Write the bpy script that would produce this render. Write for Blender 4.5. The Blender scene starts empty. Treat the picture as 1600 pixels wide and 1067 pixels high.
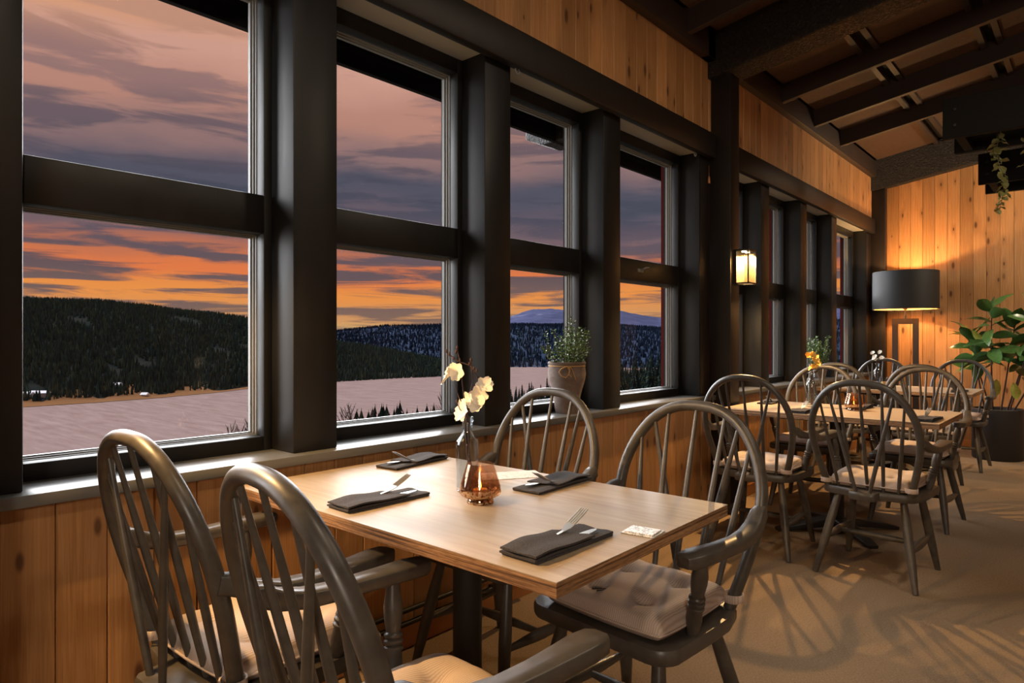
import bpy, bmesh, math, random
import numpy as np
from mathutils import Vector, Matrix

C = bpy.context.scene.collection
PI = math.pi

# ------------------------------------------------------------------ camera, sky, lights, exposure
FPX, VPX, HZ, EYE = 1035.0, 1718.0, 530.0, 1.18
TH = math.atan((VPX - 800) / FPX)
FW = Vector((-math.sin(TH), math.cos(TH), 0)); RT = Vector((math.cos(TH), math.sin(TH), 0))

cam = bpy.data.cameras.new('camera'); cam_o = bpy.data.objects.new('camera', cam); C.objects.link(cam_o)
cam_o.location = (0, 0, EYE); cam_o.rotation_euler = (PI / 2, 0, TH)
cam.sensor_width = 36; cam.lens = 36 * FPX / 1600; cam.shift_y = (HZ - 533.5) / 1600
cam.clip_start = 0.05; cam.clip_end = 40000
bpy.context.scene.camera = cam_o

vs = bpy.context.scene.view_settings
vs.view_transform = 'Standard'; vs.look = 'None'; vs.gamma = 1; vs.use_curve_mapping = False
vs.exposure = 0.0

SUN_W, FILL_SPOT_W, FLOOR_LAMP_W, LANTERN_W = 20.0, 60, 50, 150
WARM = (1.0, 0.64, 0.30)


def srgb(r, g, b, a=1.0):
    f = lambda v: (v / 255 / 12.92) if v / 255 <= 0.04045 else ((v / 255 + 0.055) / 1.055) ** 2.4
    return (f(r), f(g), f(b), a)


def build_world():
    w = bpy.data.worlds.new('evening_sky'); bpy.context.scene.world = w; w.use_nodes = True
    nt = w.node_tree; nt.nodes.clear(); N = nt.nodes.new; L = nt.links.new
    out = N('ShaderNodeOutputWorld'); bg = N('ShaderNodeBackground'); L(bg.outputs[0], out.inputs[0])
    tc = N('ShaderNodeTexCoord'); sep = N('ShaderNodeSeparateXYZ'); L(tc.outputs['Generated'], sep.inputs[0])
    mp = N('ShaderNodeMapping'); mp.inputs['Scale'].default_value = (3.0, 3.0, 24.0)
    zp = N('ShaderNodeMath'); zp.operation = 'POWER'; zp.use_clamp = True; zp.inputs[1].default_value = 0.6; L(sep.outputs['Z'], zp.inputs[0])
    cb = N('ShaderNodeCombineXYZ'); L(sep.outputs['X'], cb.inputs[0]); L(sep.outputs['Y'], cb.inputs[1]); L(zp.outputs[0], cb.inputs[2]); L(cb.outputs[0], mp.inputs[0])
    n1 = N('ShaderNodeTexNoise'); n1.inputs['Scale'].default_value = 1.5; n1.inputs['Detail'].default_value = 7
    n1.inputs['Roughness'].default_value = 0.56; n1.inputs['Distortion'].default_value = 0.5; L(mp.outputs[0], n1.inputs['Vector'])
    mp2 = N('ShaderNodeMapping'); mp2.inputs['Scale'].default_value = (1.6, 1.6, 4.5); mp2.inputs['Location'].default_value = (3.1, 1.7, 0.4)
    L(tc.outputs['Generated'], mp2.inputs[0])
    n2 = N('ShaderNodeTexNoise'); n2.inputs['Scale'].default_value = 1.3; n2.inputs['Detail'].default_value = 6; L(mp2.outputs[0], n2.inputs['Vector'])
    # the elevation wobbles a little, so the bands of colour are not level
    wob = N('ShaderNodeMath'); wob.operation = 'MULTIPLY_ADD'; wob.inputs[1].default_value = 0.16; wob.inputs[2].default_value = -0.08
    L(n2.outputs['Fac'], wob.inputs[0])
    azw = N('ShaderNodeMath'); azw.operation = 'MULTIPLY'; L(sep.outputs['Z'], azw.inputs[0]); azw.inputs[1].default_value = 1.0
    amp = N('ShaderNodeMath'); amp.operation = 'MULTIPLY'; amp.use_clamp = True; amp.inputs[1].default_value = 5.0; L(sep.outputs['Z'], amp.inputs[0])
    wm = N('ShaderNodeMath'); wm.operation = 'MULTIPLY_ADD'; L(wob.outputs[0], wm.inputs[0]); L(amp.outputs[0], wm.inputs[1]); L(azw.outputs[0], wm.inputs[2])

    def ramp(stops, src):
        r = N('ShaderNodeValToRGB'); cr = r.color_ramp; cr.interpolation = 'EASE'
        while len(cr.elements) > 1: cr.elements.remove(cr.elements[-1])
        cr.elements[0].position = stops[0][0]; cr.elements[0].color = srgb(*stops[0][1])
        for p, c in stops[1:]:
            e = cr.elements.new(p); e.color = srgb(*c)
        L(src, r.inputs[0]); return r
    clear = ramp([(0.0, (222, 190, 124)), (0.032, (216, 154, 100)), (0.07, (240, 150, 76)), (0.095, (232, 126, 74)), (0.122, (196, 116, 86)), (0.15, (122, 100, 106)),
                  (0.215, (86, 86, 101)), (0.255, (150, 118, 116)), (0.30, (190, 138, 122)), (0.36, (212, 160, 142)), (0.43, (228, 160, 110)), (0.6, (176, 160, 172)), (1.0, (120, 124, 146))], wm.outputs[0])
    cloud = ramp([(0.0, (160, 132, 108)), (0.03, (134, 106, 94)), (0.07, (122, 98, 94)), (0.1, (106, 88, 92)), (0.15, (104, 90, 100)), (0.205, (76, 78, 93)),
                  (0.26, (112, 95, 102)), (0.32, (156, 120, 116)), (0.4, (200, 148, 124)), (0.6, (132, 120, 134)), (1.0, (100, 100, 118))], wm.outputs[0])
    mr = N('ShaderNodeMapRange'); mr.interpolation_type = 'SMOOTHSTEP'; mr.inputs[1].default_value = 0.43; mr.inputs[2].default_value = 0.56
    L(n1.outputs['Fac'], mr.inputs[0])
    mix = N('ShaderNodeMix'); mix.data_type = 'RGBA'; L(mr.outputs[0], mix.inputs[0]); L(clear.outputs[0], mix.inputs[6]); L(cloud.outputs[0], mix.inputs[7])
    L(mix.outputs[2], bg.inputs[0]); bg.inputs[1].default_value = 0.95


build_world()


def lamp(name, kind, loc, watts, color, **kw):
    l = bpy.data.lights.new(name, kind); l.energy = watts; l.color = color
    for k, v in kw.items(): setattr(l, k, v)
    o = bpy.data.objects.new(name, l); C.objects.link(o); o.location = loc
    return o


def aim(o, d): o.rotation_euler = Vector(d).to_track_quat('-Z', 'Y').to_euler()


# daylight through the windows (a bright overcast dome over the valley: wide soft sun)
aim(lamp('daylight', 'SUN', (-30, -10, 20), SUN_W, (0.95, 0.97, 1.0), angle=math.radians(100)), (1.0, -0.2, -0.42))
# fill spots added over the aisle outside the frame, lifting floor and far wall
for loc, w, d in (((0.45, 0.95, 3.45), FILL_SPOT_W, (-0.2, 0.2, -1)), ((0.6, 3.1, 3.5), FILL_SPOT_W * 1.2, (-0.3, 0.1, -1)), ((0.75, 7.45, 2.9), FILL_SPOT_W * 2.6, (-0.75, 0.35, -0.55))):
    aim(lamp('fill_spot', 'SPOT', loc, w, (1.0, 0.82, 0.60), shadow_soft_size=0.12, spot_size=math.radians(140), spot_blend=0.5), d)
aim(lamp('camera_fill', 'SPOT', (1.5, -2.0, 1.95), 170, (1.0, 0.84, 0.66), shadow_soft_size=0.35, spot_size=math.radians(120), spot_blend=0.7), (-0.52, 1.0, -0.30))      # fill added behind the camera to lift cushions and floor
# the point sources of the floor lamp and the wall lantern are made with those lamps below


# ------------------------------------------------------------------ helpers
def mat(name, base, rough=0.5, metal=0.0, spec=0.5, **kw):
    m = bpy.data.materials.new(name); m.use_nodes = True
    b = m.node_tree.nodes['Principled BSDF']
    b.inputs['Base Color'].default_value = base; b.inputs['Roughness'].default_value = rough
    b.inputs['Metallic'].default_value = metal; b.inputs['Specular IOR Level'].default_value = spec
    for k, v in kw.items(): b.inputs[k].default_value = v
    return m


class NT:
    """tiny node-building helper around one material"""
    def __init__(s, m): s.t = m.node_tree; s.b = s.t.nodes.get('Principled BSDF')
    def n(s, typ, **kw):
        x = s.t.nodes.new('ShaderNode' + typ)
        for k, v in kw.items():
            if hasattr(x, k): setattr(x, k, v)
            else: x.inputs[k].default_value = v
        return x
    def l(s, a, b): s.t.links.new(a, b)
    def coords(s, scale=(1, 1, 1), rnd=0.0, src='Object'):
        tc = s.n('TexCoord'); v = tc.outputs[src]
        if rnd:
            oi = s.n('ObjectInfo'); ml = s.n('Math', operation='MULTIPLY'); ml.inputs[1].default_value = rnd; s.l(oi.outputs['Random'], ml.inputs[0])
            ad = s.n('VectorMath', operation='ADD'); s.l(v, ad.inputs[0]); s.l(ml.outputs[0], ad.inputs[1]); v = ad.outputs[0]
        mp = s.n('Mapping'); mp.inputs['Scale'].default_value = scale; s.l(v, mp.inputs[0]); return mp.outputs[0]
    def noise(s, vec, scale, detail=4, rough=0.5, dist=0.0):
        x = s.n('TexNoise'); x.inputs['Scale'].default_value = scale; x.inputs['Detail'].default_value = detail
        x.inputs['Roughness'].default_value = rough; x.inputs['Distortion'].default_value = dist; s.l(vec, x.inputs['Vector']); return x.outputs['Fac']
    def ramp(s, fac, stops):
        r = s.n('ValToRGB'); cr = r.color_ramp
        while len(cr.elements) > 1: cr.elements.remove(cr.elements[-1])
        cr.elements[0].position = stops[0][0]; cr.elements[0].color = stops[0][1]
        for p, c in stops[1:]: e = cr.elements.new(p); e.color = c
        s.l(fac, r.inputs[0]); return r.outputs[0]
    def mix(s, fac, a, b, mode='MIX'):
        x = s.n('Mix', data_type='RGBA', blend_type=mode)
        for i, v in ((0, fac), (6, a), (7, b)):
            if hasattr(v, 'is_linked'): s.l(v, x.inputs[i])
            else: x.inputs[i].default_value = v
        return x.outputs[2]
    def rng(s, fac, a, b, c=0.0, d=1.0, smooth=True):
        x = s.n('MapRange', interpolation_type='SMOOTHSTEP' if smooth else 'LINEAR')
        for i, v in enumerate((a, b, c, d)): x.inputs[i + 1].default_value = v
        s.l(fac, x.inputs[0]); return x.outputs[0]
    def bump(s, h, strength=0.3, dist=0.01):
        x = s.n('Bump'); x.inputs['Strength'].default_value = strength; x.inputs['Distance'].default_value = dist
        s.l(h, x.inputs['Height']); s.l(x.outputs[0], s.b.inputs['Normal'])
    def col(s, c): s.l(c, s.b.inputs['Base Color'])
    def rough(s, r): s.l(r, s.b.inputs['Roughness'])


class MB:
    """collects geometry; build() links it as ONE mesh object"""
    def __init__(s): s.v = []; s.f = []; s.mi = []; s.cur = 0
    def add(s, vs, fs):
        k = len(s.v); s.v += [tuple(p) for p in vs]; s.f += [tuple(i + k for i in f) for f in fs]; s.mi += [s.cur] * len(fs); return s
    def box(s, x0, x1, y0, y1, z0, z1, M=None):
        vs = [(x, y, z) for z in (z0, z1) for y in (y0, y1) for x in (x0, x1)]
        if M is not None: vs = [M @ Vector(p) for p in vs]
        return s.add(vs, [(0, 2, 3, 1), (4, 5, 7, 6), (0, 1, 5, 4), (2, 6, 7, 3), (0, 4, 6, 2), (1, 3, 7, 5)])
    def prism(s, poly, axis, a, b):
        """poly of 2-D points extruded along an axis from a to b"""
        n = len(poly)
        mk = {'x': lambda p, t: (t, p[0], p[1]), 'y': lambda p, t: (p[0], t, p[1]), 'z': lambda p, t: (p[0], p[1], t)}[axis]
        vs = [mk(p, a) for p in poly] + [mk(p, b) for p in poly]
        return s.add(vs, [tuple(range(n))[::-1], tuple(range(n, 2 * n))] + [(i, (i + 1) % n, n + (i + 1) % n, n + i) for i in range(n)])
    def tube(s, pts, radii, n=10, cap=True, up=None, flat=1.0):
        pts = [Vector(p) for p in pts]; m = len(pts)
        if not hasattr(radii, '__len__'): radii = [radii] * m
        T = [(pts[min(i + 1, m - 1)] - pts[max(i - 1, 0)]).normalized() for i in range(m)]
        u = Vector(up) if up is not None else (Vector((0, 0, 1)) if abs(T[0].z) < 0.9 else Vector((1, 0, 0)))
        u = (u - T[0] * u.dot(T[0])).normalized(); vs = []
        for i in range(m):
            u = (u - T[i] * u.dot(T[i])).normalized(); w = T[i].cross(u)
            for k in range(n):
                a = 2 * PI * k / n; vs.append(pts[i] + (u * math.cos(a) + w * math.sin(a) * flat) * radii[i])
        fs = [(i * n + k, i * n + (k + 1) % n, (i + 1) * n + (k + 1) % n, (i + 1) * n + k) for i in range(m - 1) for k in range(n)]
        if cap: fs += [tuple(range(n))[::-1], tuple(range((m - 1) * n, m * n))]
        return s.add(vs, fs)
    def ribbon(s, pts, W, H, side, up=None):
        """rounded-rectangle section swept along pts; side(i) gives the width direction"""
        pts = [Vector(p) for p in pts]; m = len(pts); vs = []
        for i in range(m):
            t = (pts[min(i + 1, m - 1)] - pts[max(i - 1, 0)]).normalized(); w = Vector(side(i)); w = (w - t * w.dot(t)).normalized(); h = t.cross(w)
            a, b = W[i] / 2, H[i] / 2; c = min(a, b) * 0.3
            for x, y in ((a, -b + c), (a, b - c), (a - c, b), (-a + c, b), (-a, b - c), (-a, -b + c), (-a + c, -b), (a - c, -b)):
                vs.append(pts[i] + w * x + h * y)
        n = 8
        fs = [(i * n + k, i * n + (k + 1) % n, (i + 1) * n + (k + 1) % n, (i + 1) * n + k) for i in range(m - 1) for k in range(n)]
        fs += [tuple(range(n))[::-1], tuple(range((m - 1) * n, m * n))]
        return s.add(vs, fs)
    def lathe(s, prof, n=24, c=(0, 0, 0), M=None):
        """prof: (radius, z) from bottom to top; r = 0 closes"""
        vs = []; rows = []
        for r, z in prof:
            if r < 1e-6: rows.append([len(vs)]); vs.append((c[0], c[1], c[2] + z))
            else:
                rows.append(list(range(len(vs), len(vs) + n)))
                vs += [(c[0] + r * math.cos(2 * PI * k / n), c[1] + r * math.sin(2 * PI * k / n), c[2] + z) for k in range(n)]
        fs = []
        for a, b in zip(rows, rows[1:]):
            for k in range(n):
                k2 = (k + 1) % n
                if len(a) == 1 and len(b) == 1: continue
                if len(a) == 1: fs.append((a[0], b[k2], b[k]))
                elif len(b) == 1: fs.append((a[k], a[k2], b[0]))
                else: fs.append((a[k], a[k2], b[k2], b[k]))
        if M is not None: vs = [M @ Vector(p) for p in vs]
        return s.add(vs, fs)
    def mesh(s, name, mats, smooth=35, bevel=0.0):
        me = bpy.data.meshes.new(name); me.from_pydata(s.v, [], s.f); me.validate()
        for m in (mats if isinstance(mats, (list, tuple)) else [mats]): me.materials.append(m)
        if len(me.polygons) == len(s.mi): me.polygons.foreach_set('material_index', s.mi)
        bm = bmesh.new(); bm.from_mesh(me); bmesh.ops.recalc_face_normals(bm, faces=bm.faces)
        if bevel: bmesh.ops.bevel(bm, geom=bm.edges[:], offset=bevel, segments=2, affect='EDGES', profile=0.5, clamp_overlap=True)
        bm.to_mesh(me); bm.free()
        if smooth:
            me.polygons.foreach_set('use_smooth', [True] * len(me.polygons)); me.set_sharp_from_angle(angle=math.radians(smooth))
        return me
    def build(s, name, mats, parent=None, smooth=35, bevel=0.0):
        return link(name, s.mesh(name, mats, smooth, bevel), parent)


def link(name, me, parent=None, loc=None, rot=None, scale=None):
    o = bpy.data.objects.new(name, me); C.objects.link(o)
    if parent is not None: o.parent = parent
    if loc is not None: o.location = loc
    if rot is not None: o.rotation_euler = rot
    if scale is not None: o.scale = scale
    return o


def tag(o, label=None, cat=None, group=None, kind=None):
    if label: o['label'] = label
    if cat: o['category'] = cat
    if group: o['group'] = group
    if kind: o['kind'] = kind
    return o


def empty(name, loc=(0, 0, 0), rz=0.0):
    o = bpy.data.objects.new(name, None); C.objects.link(o); o.location = loc; o.rotation_euler = (0, 0, rz); o.empty_display_size = 0.1; return o


def structure(name): return tag(empty(name), kind='structure')


def copy_tree(o, parent=None):
    c = o.copy(); C.objects.link(c)
    if parent is not None: c.parent = parent
    for ch in list(o.children): copy_tree(ch, c)
    return c


def ground(px, s, y=None, z=None):
    """world point straight out from the eye along the sight line at picture column px, s metres ahead"""
    p = FW * s + RT * ((px - 800) / FPX * s)
    return Vector((p.x, p.y, z if z is not None else EYE - (y - HZ) / FPX * s))


# ------------------------------------------------------------------ materials
def wood_boards(name, light, mid, knot, rough=0.42, grain=1.0):
    """pine boards: local y = width, z = length"""
    m = mat(name, light, rough); t = NT(m)
    v = t.coords((1, 1, 1), 60.0)
    g = t.noise(t.coords((6, 30, 0.8), 60.0), 3.0, 7, 0.62, 1.4)
    c = t.ramp(g, [(0.34, light), (0.66, mid)])
    oi = t.n('ObjectInfo'); tint = t.ramp(oi.outputs['Random'], [(0.0, (0.66, 0.63, 0.58, 1)), (0.5, (0.92, 0.9, 0.88, 1)), (1.0, (1.08, 1.04, 1.0, 1))])
    c = t.mix(1.0, c, tint, 'MULTIPLY')
    sp = t.n('SeparateXYZ'); t.l(t.coords((1.0, 9.0, 3.4), 60.0), sp.inputs[0]); cb = t.n('CombineXYZ'); t.l(sp.outputs[1], cb.inputs[0]); t.l(sp.outputs[2], cb.inputs[1])
    vo = t.n('TexVoronoi', feature='F1', voronoi_dimensions='2D'); vo.inputs['Scale'].default_value = 1.0; vo.inputs['Randomness'].default_value = 1.0; t.l(cb.outputs[0], vo.inputs['Vector'])
    sel = t.n('SeparateColor'); t.l(vo.outputs['Color'], sel.inputs[0]); has = t.rng(sel.outputs[0], 0.52, 0.56, 0, 1)
    sz = t.n('Math', operation='MULTIPLY_ADD'); t.l(sel.outputs[1], sz.inputs[0]); sz.inputs[1].default_value = 1.1; sz.inputs[2].default_value = 0.4
    dv = t.n('Math', operation='DIVIDE'); t.l(vo.outputs['Distance'], dv.inputs[0]); t.l(sz.outputs[0], dv.inputs[1])
    kk = t.n('Math', operation='MULTIPLY'); t.l(t.rng(dv.outputs[0], 0.04, 0.125, 0.85, 0), kk.inputs[0]); t.l(has, kk.inputs[1])
    hh = t.n('Math', operation='MULTIPLY'); t.l(t.rng(dv.outputs[0], 0.08, 0.45, 0.6, 0), hh.inputs[0]); t.l(has, hh.inputs[1])
    c = t.mix(hh.outputs[0], c, tuple(x * 0.72 for x in mid[:3]) + (1,)); c = t.mix(kk.outputs[0], c, knot)
    t.col(c); t.bump(g, 0.12, 0.002); return m


M = {}
M['pine_wall'] = wood_boards('pine_wall', srgb(198, 150, 100), srgb(170, 120, 74), srgb(70, 38, 20))
M['pine_dark'] = wood_boards('pine_dark', srgb(176, 112, 60), srgb(146, 86, 42), srgb(60, 30, 15))
M['pine_trim'] = mat('pine_trim', srgb(176, 118, 66), 0.45)
M['paint'] = mat('window_paint', srgb(40, 39, 38), 0.42, 0, 0.42)
t = NT(M['paint']); n_ = t.noise(t.coords((3, 3, 0.6), 9), 6, 5); t.col(t.ramp(n_, [(0.3, srgb(15, 14, 14)), (0.75, srgb(22, 21, 20))])); t.rough(t.rng(n_, 0.2, 0.8, 0.42, 0.54))
M['bounce_lit_soffit'] = mat('bounce_lit_soffit', srgb(170, 168, 160), 0.35)  # lightened above the window paint to imitate bounced skylight
M['grey_paint'] = mat('grey_sill_paint', srgb(92, 91, 89), 0.28)
M['brown_paint'] = mat('brown_black_paint', srgb(52, 38, 30), 0.48)
t = NT(M['brown_paint']); n_ = t.noise(t.coords((4, 4, 0.8), 9), 5, 5); t.col(t.ramp(n_, [(0.3, srgb(21, 15, 12)), (0.75, srgb(29, 21, 17))]))
M['black_wood'] = mat('black_wood', srgb(17, 14, 12), 0.75, 0, 0.2)
M['alu'] = mat('aluminium_edge', srgb(116, 116, 115), 0.42, 0.0)
M['red_paint'] = mat('red_exterior_paint', srgb(66, 17, 13), 0.9, 0, 0.1)
M['gap'] = mat('black_gap', srgb(9, 8, 7), 0.9)


def glass_mat(name, tint, gloss_rough=0.02, r0=0.04, r1=0.7):
    m = bpy.data.materials.new(name); m.use_nodes = True; nt = m.node_tree; nt.nodes.clear()
    o = nt.nodes.new('ShaderNodeOutputMaterial'); mx = nt.nodes.new('ShaderNodeMixShader'); lw = nt.nodes.new('ShaderNodeLayerWeight'); lw.inputs[0].default_value = 0.5
    pw = nt.nodes.new('ShaderNodeMath'); pw.operation = 'POWER'; pw.inputs[1].default_value = 4.0; ma = nt.nodes.new('ShaderNodeMath'); ma.operation = 'MULTIPLY_ADD'; ma.inputs[1].default_value = r1 - r0; ma.inputs[2].default_value = r0
    tr = nt.nodes.new('ShaderNodeBsdfTransparent'); gl = nt.nodes.new('ShaderNodeBsdfGlossy'); tr.inputs[0].default_value = tint; gl.inputs['Roughness'].default_value = gloss_rough
    nt.links.new(lw.outputs['Facing'], pw.inputs[0]); nt.links.new(pw.outputs[0], ma.inputs[0]); nt.links.new(ma.outputs[0], mx.inputs[0])
    nt.links.new(tr.outputs[0], mx.inputs[1]); nt.links.new(gl.outputs[0], mx.inputs[2]); nt.links.new(mx.outputs[0], o.inputs[0]); return m


M['pane'] = glass_mat('window_pane', (0.985, 0.99, 0.99, 1), 0.01, 0.008, 0.16)
M['bottle'] = glass_mat('bottle_glass', (0.88, 0.92, 0.95, 1), 0.04, 0.06, 0.85)

# rough sprayed beams
M['beam'] = mat('sprayed_beam', srgb(30, 25, 22), 0.42); t = NT(M['beam'])
n_ = t.noise(t.coords(), 58, 3, 0.7); n2_ = t.noise(t.coords(), 9, 2); t.col(t.ramp(n_, [(0.35, srgb(18, 14, 12)), (0.60, srgb(38, 30, 25)), (0.72, srgb(76, 66, 56))])); t.bump(n_, 1.0, 0.05); t.rough(t.rng(n_, 0.4, 0.7, 0.6, 0.3))
M['board_ceiling'] = mat('fibreboard', srgb(92, 66, 46), 0.8); t = NT(M['board_ceiling'])
n_ = t.noise(t.coords((14, 60, 60), 20), 2.2, 6, 0.65); t.col(t.ramp(n_, [(0.3, srgb(62, 42, 27)), (0.7, srgb(96, 68, 45))])); t.bump(n_, 0.3, 0.003)
M['rafter'] = mat('dark_rafter', srgb(48, 34, 26), 0.6)

M['carpet'] = mat('carpet', srgb(118, 94, 74), 0.95, 0, 0.2); t = NT(M['carpet'])
n_ = t.noise(t.coords((1, 1.6, 1)), 150, 4, 0.7); n2_ = t.noise(t.coords((30, 90, 1)), 3, 3, 0.6); n3_ = t.noise(t.coords(), 1.2, 3)
c_ = t.ramp(n_, [(0.3, srgb(108, 88, 66)), (0.7, srgb(174, 149, 120))]); c_ = t.mix(0.4, c_, t.ramp(n2_, [(0.35, srgb(112, 91, 69)), (0.65, srgb(166, 139, 110))]))
c_ = t.mix(t.rng(n3_, 0.35, 0.7, 0.0, 0.25), c_, srgb(118, 94, 70)); t.col(c_); t.bump(n_, 0.5, 0.006)

M['chair'] = mat('chair_paint', srgb(104, 96, 88), 0.38); t = NT(M['chair'])
n_ = t.noise(t.coords((1, 1, 1), 7), 26, 5, 0.6); n2_ = t.noise(t.coords((1, 1, 1), 3), 160, 2)
t.col(t.mix(t.rng(n2_, 0.66, 0.74, 0, 0.35), t.ramp(n_, [(0.3, srgb(66, 61, 56)), (0.7, srgb(84, 78, 71))]), srgb(70, 58, 46))); t.rough(t.rng(n_, 0.2, 0.8, 0.3, 0.46))

M['cushion'] = mat('cushion_cloth', srgb(176, 156, 144), 0.85, 0, 0.3); t = NT(M['cushion'])
w_ = t.n('TexWave', wave_type='BANDS', bands_direction='X'); w_.inputs['Scale'].default_value = 52; w_.inputs['Distortion'].default_value = 0.6; t.l(t.coords(), w_.inputs['Vector'])
n_ = t.noise(t.coords(), 320, 2); t.col(t.mix(t.rng(n_, 0.3, 0.7, 0, 0.25), t.ramp(w_.outputs['Fac'], [(0.2, srgb(208, 189, 175)), (0.9, srgb(184, 164, 150))]), srgb(174, 154, 142)))
t.bump(w_.outputs['Fac'], 0.1, 0.001)
M['stain'] = mat('dark_stain', srgb(52, 42, 38), 0.9)

M['tabletop'] = mat('oak_laminate', srgb(182, 156, 128), 0.3, 0, 0.34); t = NT(M['tabletop'])
n_ = t.noise(t.coords((0.8, 12, 1), 5), 3.0, 6, 0.6, 0.8); n2_ = t.noise(t.coords((1, 3, 1), 5), 2.0, 3)
c_ = t.ramp(n_, [(0.3, srgb(150, 128, 104)), (0.7, srgb(174, 154, 130))]); t.col(t.mix(t.rng(n2_, 0.35, 0.65, 0, 0.5), c_, srgb(176, 160, 140))); t.rough(t.rng(n2_, 0.3, 0.7, 0.44, 0.52))
M['ply_edge'] = mat('plywood_edge', srgb(140, 104, 72), 0.55); t = NT(M['ply_edge'])
n_ = t.noise(t.coords((3, 3, 190), 5), 1.0, 4, 0.6); n2_ = t.noise(t.coords((40, 40, 500)), 1.0, 2)
t.col(t.mix(t.rng(n2_, 0.4, 0.7, 0, 0.5), t.ramp(n_, [(0.38, srgb(84, 58, 38)), (0.5, srgb(146, 108, 74)), (0.62, srgb(178, 138, 98))]), srgb(70, 48, 32)))
M['iron'] = mat('black_iron', srgb(40, 38, 37), 0.5, 0.3)

M['napkin'] = mat('napkin_cloth', srgb(62, 58, 58), 0.9, 0, 0.2); t = NT(M['napkin'])
n_ = t.noise(t.coords(), 380, 3); t.col(t.ramp(n_, [(0.3, srgb(50, 47, 48)), (0.7, srgb(74, 70, 70))])); t.bump(n_, 0.3, 0.001)
M['steel'] = mat('cutlery_steel', (0.66, 0.64, 0.61, 1), 0.36, 1.0)
M['brass'] = mat('brass', srgb(200, 150, 70), 0.3, 1.0)
M['paper'] = mat('printed_paper', srgb(226, 220, 212), 0.7); t = NT(M['paper'])
v_ = t.n('TexVoronoi', feature='F1'); v_.inputs['Scale'].default_value = 1.0; t.l(t.coords((120, 480, 1)), v_.inputs['Vector'])
n_ = t.noise(t.coords((30, 8, 1)), 5, 2); t.col(t.mix(t.rng(n_, 0.5, 0.56, 0, 1), srgb(228, 222, 214), t.ramp(v_.outputs['Distance'], [(0.3, srgb(120, 112, 112)), (0.5, srgb(220, 214, 206))])))
M['sachet'] = mat('sachet_foil', srgb(232, 230, 228), 0.35); t = NT(M['sachet'])
n_ = t.noise(t.coords((1, 1, 1)), 48, 3, 0.6, 1.5); t.col(t.ramp(n_, [(0.47, srgb(236, 234, 232)), (0.53, srgb(128, 126, 128)), (0.6, srgb(230, 228, 226))]))

# amber tealight glass: smoke tint, mirrored gold flecks towards the foot
m_ = bpy.data.materials.new('amber_glass'); m_.use_nodes = True; t = NT(m_); nt_ = m_.node_tree; nt_.nodes.remove(t.b)
out_ = nt_.nodes['Material Output']; tr_ = t.n('BsdfTransparent'); gl_ = t.n('BsdfGlossy', Roughness=0.06); df_ = t.n('BsdfTranslucent'); mx_ = t.n('MixShader'); mx2_ = t.n('MixShader')
gl_.inputs['Color'].default_value = (0.85, 0.66, 0.48, 1); df_.inputs['Color'].default_value = (0.40, 0.22, 0.12, 1)
sp_ = t.n('SeparateXYZ'); tc_ = t.n('TexCoord'); t.l(tc_.outputs['Object'], sp_.inputs[0])
tint_ = t.ramp(t.rng(sp_.outputs['Z'], 0.0, 0.1, 0, 1, False), [(0.1, (0.60, 0.40, 0.24, 1)), (0.5, (0.78, 0.62, 0.50, 1)), (1.0, (0.95, 0.87, 0.83, 1))]); t.l(tint_, tr_.inputs[0])
fl_ = t.noise(tc_.outputs['Object'], 120, 2); flr_ = t.rng(fl_, 0.42, 0.5, 0.0, 0.55); hz_ = t.rng(sp_.outputs['Z'], 0.02, 0.075, 1.0, 0.12)
mu_ = t.n('Math', operation='MULTIPLY'); t.l(flr_, mu_.inputs[0]); t.l(hz_, mu_.inputs[1])
ad_ = t.n('Math', operation='ADD'); ad_.inputs[1].default_value = 0.07; t.l(mu_.outputs[0], ad_.inputs[0])
t.l(ad_.outputs[0], mx_.inputs[0]); t.l(tr_.outputs[0], mx_.inputs[1]); t.l(gl_.outputs[0], mx_.inputs[2])
mx2_.inputs[0].default_value = 0.05; t.l(mx_.outputs[0], mx2_.inputs[1]); t.l(df_.outputs[0], mx2_.inputs[2]); t.l(mx2_.outputs[0], out_.inputs[0])
M['amber'] = m_
M['wax'] = mat('candle_wax', srgb(236, 190, 120), 0.5, 0, 0.5)


def glow(name, col, strength):
    m = mat(name, (0, 0, 0, 1), 1.0); b = m.node_tree.nodes['Principled BSDF']
    b.inputs['Emission Color'].default_value = col; b.inputs['Emission Strength'].default_value = strength; return m


M['flame'] = glow('flame', (1.0, 0.45, 0.08, 1), 14)
M['bulb'] = glow('bulb', (1.0, 0.62, 0.26, 1), 30)
M['led'] = glow('led', (1.0, 0.72, 0.36, 1), 22)
M['twig'] = mat('twig_bark', srgb(72, 48, 42), 0.8)
M['petal'] = mat('cream_petal', srgb(246, 238, 222), 0.6); M['petal_y'] = mat('yellow_petal', srgb(226, 178, 80), 0.6); M['petal_w'] = mat('white_petal', srgb(242, 236, 222), 0.6)


def leaf_mat(name, a, b, rough=0.4):
    m = mat(name, a, rough); t = NT(m); oi = t.n('ObjectInfo'); n_ = t.noise(t.coords(), 40, 3); gi = t.n('NewGeometry')
    mixf = t.n('Math', operation='ADD'); t.l(oi.outputs['Random'], mixf.inputs[0]); t.l(gi.outputs['Random Per Island'], mixf.inputs[1])
    fr = t.n('Math', operation='FRACT'); t.l(mixf.outputs[0], fr.inputs[0])
    c = t.mix(fr.outputs[0], a, b); t.col(t.mix(t.rng(n_, 0.4, 0.7, 0, 0.3), c, tuple(x * 0.6 for x in a[:3]) + (1,)))
    t.b.inputs['Subsurface Weight'].default_value = 0.0
    return m


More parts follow.
